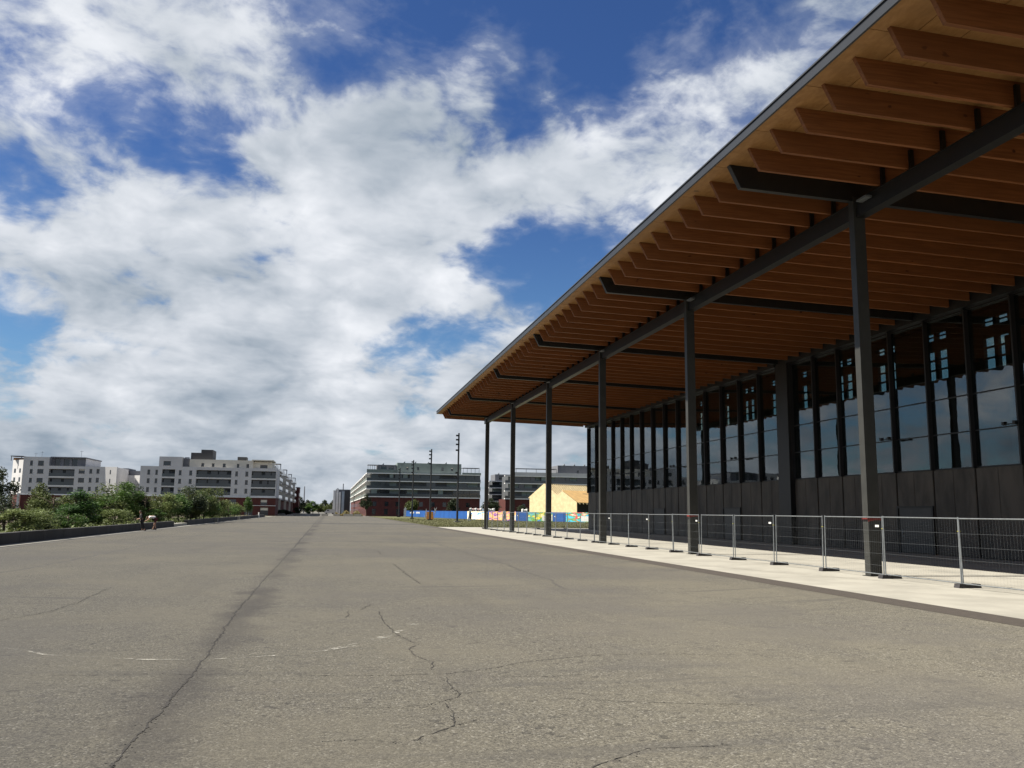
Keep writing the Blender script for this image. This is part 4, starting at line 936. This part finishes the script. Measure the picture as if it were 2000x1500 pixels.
vn = thing('van', 'small white van parked beside the far trees in the avenue', 'van', (at(644, 995, 420).x, 420, 0))
MB().prism([(-2.4, .4), (2.4, .4), (2.4, 2.3), (-1.2, 2.35), (-2.0, 1.4), (-2.4, 1.2)], 'y', -.95, .95).build('body', M_WPL, vn)
for x in (-1.5, 1.5):
    for y in (-.97, .85): MB().tube([(x, y, .38), (x, y+.14, .38)], .38, 12).build('wheel', M_RUB, vn)
MB().prism([(-1.25, 1.5), (-.2, 1.5), (-.2, 2.1), (-1.15, 2.1)], 'y', -.98, -.955).build('side_window', M_GALL, vn)

# ------------------------------------------------------------------ painted hoarding on the lawn
HP = [(26.08, 323), (29.3, 273), (34.4, 231.5), (37.2, 210), (40.6, 190), (47.6, 184.5), (54.5, 177.5)]
pano = {}
def hoard_mat(name, cols, sc, seed):
    m = bpy.data.materials.new(name); m.use_nodes = True; N = NT(m.node_tree); p = N.n['Principled BSDF']
    g = N.new('ShaderNodeNewGeometry').outputs['Position']; gg = N.v('ADD', N.v('MULTIPLY', g, (.8, .25, 1.6)), (seed, 0, 0))
    n = N.noise(gg, sc, 3, .6, dist=.6); r = N.new('ShaderNodeValToRGB'); r.color_ramp.interpolation = 'CONSTANT'
    while len(r.color_ramp.elements) < len(cols): r.color_ramp.elements.new(.5)
    for i, c in enumerate(cols): e = r.color_ramp.elements[i]; e.position = 0 if i == 0 else .33+.34*i/len(cols); e.color = (*c, 1)
    N.put(r.inputs[0], n); N.l.new(r.outputs[0], p.inputs['Base Color']); p.inputs['Roughness'].default_value = .6; return m
BL = (.012, .095, .36)
H_SEA = hoard_mat('seaside_print', [(.03, .16, .45), (.25, .50, .65), (.75, .72, .62), (.70, .52, .30), (.78, .78, .76)], .9, 3)
H_PUR = hoard_mat('purple_orange_print', [(.10, .03, .22), (.30, .13, .36), (.72, .35, .10), (.75, .45, .20), (.60, .30, .40)], 1.1, 9)
H_GRN = hoard_mat('green_yellow_print', [(.05, .16, .48), (.15, .45, .42), (.12, .32, .07), (.75, .62, .05), (.72, .68, .40)], .9, 15)
H_RED = hoard_mat('red_turquoise_print', [(.02, .22, .52), (.07, .52, .70), (.10, .36, .09), (.68, .06, .12), (.75, .68, .45)], .9, 22)
hoarding_labels = {0: 'plain blue hoarding panel with pale lettering at far left end', 1: 'plain blue hoarding panels behind the lamp masts', 2: 'hoarding panel printed with seaside scene in blue and cream', 3: 'hoarding panel printed in purple and orange',
                   4: 'hoarding panel printed in yellow, green and blue', 5: 'hoarding panel printed in red, green and turquoise', 6: 'blue hoarding panel hidden behind the hall corner', 7: 'last blue hoarding panel behind the hall'}
HM = [M_BLUE, M_BLUE, H_SEA, H_PUR, H_GRN, H_RED, M_BLUE, M_BLUE]
def hoard(i, a, b):
    a = Vector(a); b = Vector(b); d = b-a; L = d.length; d /= L; n = Vector((d.y, -d.x))
    if n.y > 0: n = -n
    t = thing('hoarding', hoarding_labels[i], 'hoarding', (0, 0, 0), 0, 'painted hoarding round the building site')
    k = max(1, round(L/(3.0 if i > 1 else 6))); s = L/k
    for j in range(k):
        u = a+d*(s*j+.04); v = a+d*(s*(j+1)-.04); m = HM[i]
        if i >= 2 and i <= 5 and (j == 0 or (i == 2 and j < 2)): m = M_BLUE
        MB().prism([(u.x, u.y), (v.x, v.y), (v.x-n.x*.06, v.y-n.y*.06), (u.x-n.x*.06, u.y-n.y*.06)], 'z', .12, 2.12).build('panel', m, t)
        if i in (2, 3, 4, 5) and j == k-1:
            u2 = a+d*(s*j+s*.15); MB().prism([(u2.x+n.x*.02, u2.y+n.y*.02), (v.x+n.x*.02, v.y+n.y*.02), (v.x+n.x*.002, v.y+n.y*.002), (u2.x+n.x*.002, u2.y+n.y*.002)], 'z', .25, 1.35).build('white_plate', M_WPL, t)
    for j in range(k+1):
        u = a+d*s*j-n*.12; MB().box(u.x-.05, u.x+.05, u.y-.05, u.y+.05, 0, 2.1).build('post', M_GALV, t)
    if i == 0:   # pale lettering, two words too blurred to read
        for w0, nl in ((.40, 6), (.66, 5)):
            for q in range(nl):
                u = a+d*L*(w0+q*.030); v = u+d*L*.021; MB().prism([(u.x+n.x*.03, u.y+n.y*.03), (v.x+n.x*.03, v.y+n.y*.03), (v.x+n.x*.002, v.y+n.y*.002), (u.x+n.x*.002, u.y+n.y*.002)], 'z', 1.15+.1*(q % 2), 1.75).build('letter', M_WPL, t)
for i, (a, b) in enumerate(zip(HP[:-1], HP[1:])): hoard(i, a, b)
# cut-out boards standing in front of it
def board(label, px, Y, outline, m, m2=None, out2=None):
    p = at(px, 1005, Y); t = thing('cutout_board', label, 'board', (p.x, Y, .004), 0, None)
    MB().prism(outline, 'y', -.04, .04).build('board', m, t)
    if out2:
        for o in out2: MB().prism(o, 'y', -.08, -.045).build('shape', m2, t)
    MB().tube([(0, .06, 0), (0, .7, 0), (0, .1, 1.4)], .04, 5).build('strut', M_GALV, t)
board('white arrow-topped upright board at the left end of the hoarding', 791, 296, [(-.45, 0), (.35, 0), (.45, 2.6), (.1, 3.3), (-.35, 2.7)], M_WPL)
board('orange cut-out board with white wing shapes either side behind a mast', 839, 200, [(-.75, .15), (.95, .15), (.85, 1.9), (-.65, 1.9)], mat('orange_board', (.75, .30, .06), .6, .15, 1.5), M_WPL,
      [[(-1.15, .5), (-.78, .4), (-.68, 2.3), (-.85, 2.6)], [(.9, .2), (1.25, 1.3), (1.65, 3.0), (1.35, 2.5), (1.0, 2.9), (1.15, 1.8)]])
board('narrow dark and white cut-out board at middle of the hoarding', 917.5, 196, [(-.5, 0), (.35, 0), (.45, 1.2), (.2, 2.6), (-.1, 2.7), (-.25, 1.2)], M_WPL, M_DKBOX, [[(-.1, .7), (.35, .2), (.3, 1.5), (.0, 2.3)]])
board('white rounded cut-out board between the printed hoarding panels', 985, 183, [(-.45, 0), (-.1, 0), (-.1, .5), (.2, .5), (.2, 0), (.75, 0), (.4, .7), (.42, 1.6), (.3, 2.25), (.0, 2.35), (-.3, 2.2), (-.42, 1.4)], M_WPL, M_GREYR, [[(-.2, .9), (.2, .8), (.15, 1.5), (-.1, 1.6)]])

# ------------------------------------------------------------------ timber house under construction
YH = 232.0
H = thing('timber_house', 'pale timber house under construction with bare rafters behind the hoarding', 'house')
P0 = at(1035, 1000, YH); HD = Vector((.8, .6, 0)); HG = Vector((.6, -.8, 0))
def hl(u, v, z): return Vector((P0.x, YH, 0))+HD*u+HG*v+Vector((0, 0, z))
def slab3(pts, th):
    """flat piece through 3-D points given a thickness along its normal"""
    n = (pts[1]-pts[0]).cross(pts[2]-pts[0]).normalized()*th; m = MB(); k = len(pts)
    m.v = [tuple(q) for q in pts]+[tuple(q+n) for q in pts]; m.f = [tuple(range(k)), tuple(range(2*k-1, k-1, -1))]
    for j in range(k): m.f.append(((j+1) % k, j, k+j, k+(j+1) % k))
    m.mi = [0]*len(m.f); return m
EA, PK = 6.3, 9.7
slab3([hl(0, 0, 0), hl(0, 10, 0), hl(0, 10, EA), hl(0, 5, PK), hl(0, 0, EA)], .2).build('gable_wall', M_PINE, H)
M_PATCH = mat('osb_patch', (.38, .30, .17), .8, .1, 2)
for v in (2.6, 6.4): slab3([hl(-.03, v, 2.2), hl(-.03, v+1.0, 2.2), hl(-.03, v+1.0, 4.2), hl(-.03, v, 4.2)], .02).build('window', M_PATCH, H)
for v in (1.6, 5.0, 8.2): slab3([hl(-.02, v, 0), hl(-.02, v+.08, 0), hl(-.02, v+.08, EA+.6), hl(-.02, v, EA+.6)], .015).build('board_joint', M_BARK, H)
slab3([hl(.2, 0, 0), hl(34, 0, 0), hl(34, 0, EA), hl(.2, 0, EA)], .2).build('side_wall', M_PINE, H)
slab3([hl(34, 0, 0), hl(34, 10, 0), hl(34, 10, EA), hl(34, 5, PK), hl(34, 0, EA)], .2).build('gable_wall', M_PINE, H)
slab3([hl(.2, 10, 0), hl(34, 10, 0), hl(34, 10, EA-.6), hl(.2, 10, EA-.6)], .2).build('side_wall', M_PINE, H)
nr = 40
for k in range(nr):                       # bare rafters of the main roof
    u = .1+33.8*k/(nr-1)
    for va, vb in ((5, 10.6), (5, -.5)):
        za = PK+.05; zb2 = PK-(PK-EA)*abs(vb-va)/5+.05
        slab3([hl(u, va, za), hl(u, vb, zb2), hl(u, vb, zb2-.22), hl(u, va, za-.22)], .16).build('rafter', M_PINE, H)
slab3([hl(.3, 5, PK-.25), hl(33.8, 5, PK-.25), hl(33.8, -.3, EA-.45), hl(.3, -.3, EA-.45)], .05).build('rafter_shade_sheet', M_DKBOX, H)  # dark sheet added behind the rafters, its colour stands in for interior shade
slab3([hl(.3, .3, EA-.7), hl(33.8, .3, EA-.7), hl(33.8, 9.9, EA-.7), hl(.3, 9.9, EA-.7)], .05).build('attic_shade_sheet', M_DKBOX, H)  # added dark sheet below, imitates shade in the gaps between rafters
slab3([hl(0, 5, PK+.12), hl(34, 5, PK+.12), hl(34, 5, PK-.2), hl(0, 5, PK-.2)], .1).build('ridge_beam', M_PINE, H)
# lean-to wing on the near side
slab3([hl(-1.2, 10.2, 0), hl(-1.2, 17, 0), hl(-1.2, 17, 4.9), hl(-1.2, 12.4, 7.7), hl(-1.2, 10.2, 6.6)], .2).build('gable_wall', M_PINE, H)
slab3([hl(-1.23, 11.6, 2.4), hl(-1.23, 12.5, 2.4), hl(-1.23, 12.5, 4.4), hl(-1.23, 11.6, 4.4)], .02).build('window', M_PATCH, H)
slab3([hl(-1.22, 13.6, 0), hl(-1.22, 13.7, 0), hl(-1.22, 13.7, 6.8), hl(-1.22, 13.6, 6.8)], .015).build('board_joint', M_BARK, H)
for k in range(5):
    u0 = -1.6+k*3.6; slab3([hl(u0, 12.3, 7.85), hl(u0+3.56, 12.3, 7.85), hl(u0+3.56, 17.6, 4.65), hl(u0, 17.6, 4.65)], -.06).build('roof_board', M_PLY, H)
for u0, v0 in ((5.5, 13.6), (6.5, 15.0)):
    f = (v0-12.3)/5.3; zc = 7.85-3.2*f+.08; slab3([hl(u0, v0, zc), hl(15.6, v0, zc), hl(15.6, v0+.22, zc-.13), hl(u0, v0+.22, zc-.13)], .05).build('batten', M_BARK, H)
for k in range(12):
    u = -1.2+k*1.55; slab3([hl(u, 17.0, 4.95), hl(u, 17.9, 4.42), hl(u, 17.9, 4.2), hl(u, 17.0, 4.7)], .16).build('rafter_end', M_PINE, H)
slab3([hl(.5, 14.6, 0), hl(16, 14.6, 0), hl(16, 14.6, 6.0), hl(.5, 14.6, 6.0)], .1).build('inner_wall', M_DARK, H)
slab3([hl(16.6, 10.2, 0), hl(16.6, 17.2, 0), hl(16.6, 17.2, 7.4), hl(16.6, 10.2, 8.0)], .2).build('wall', M_PINE, H)
slab3([hl(16.8, 17.0, 0), hl(26, 17.0, 0), hl(26, 17.0, 7.0), hl(16.8, 17.0, 7.0)], .2).build('wall', M_PINE, H)
slab3([hl(7, 18.4, 0), hl(26, 18.4, 0), hl(26, 18.4, 1.9), hl(7, 18.4, 1.9)], .2).build('yard_wall', M_PINE, H)
# small site things behind the hoarding
for i, (a, b, z0, z1, Y, m, lab) in enumerate([(918, 943, 1001, 992.5, 224, M_WPL, 'white rolled bales stacked behind the hoarding near the last column'), (952, 968, 1000, 993, 226, M_WPL, 'white wrapped bundle behind the hoarding between canopy columns'), (1020, 1032, 1001, 994, 212, M_WPL, 'small pale site cabin beside the timber house')]):
    p = at(a, z0, Y); q = at(b, z1, Y); t = thing('site_stack', lab, 'stack', (0, 0, 0)); n = 5 if i == 0 else 3
    for k in range(n):
        xa = p.x+(q.x-p.x)*k/n; xb = p.x+(q.x-p.x)*(k+1)/n-.12
        bevel(MB().box(xa, xb, Y, Y+1.2, 0, q.z-.15*(k % 2)).build('bale', [M_WPL, mat('pink_wrap', (.55, .40, .38), .6, .1, 2)][k % 2] if i == 0 else m, t), .15, 2)
# roadside signs and slim posts near the left block
for i, (px, top, Y) in enumerate([(483, 968, 215), (488, 962, 222)]):
    p = at(px, top, Y); t = thing('lamp_post', 'thin grey street post before the white block, %s' % ('with round sign' if i == 0 else 'taller and plain'), 'post', (p.x, Y, 0))
    MB().tube([(0, 0, 0), (0, 0, p.z)], .07, 6).build('pole', M_GALV, t)
    if i == 0: MB().tube([(0, -.1, p.z*.62), (0, -.14, p.z*.62)], .32, 14).build('sign_disc', M_WPL, t)
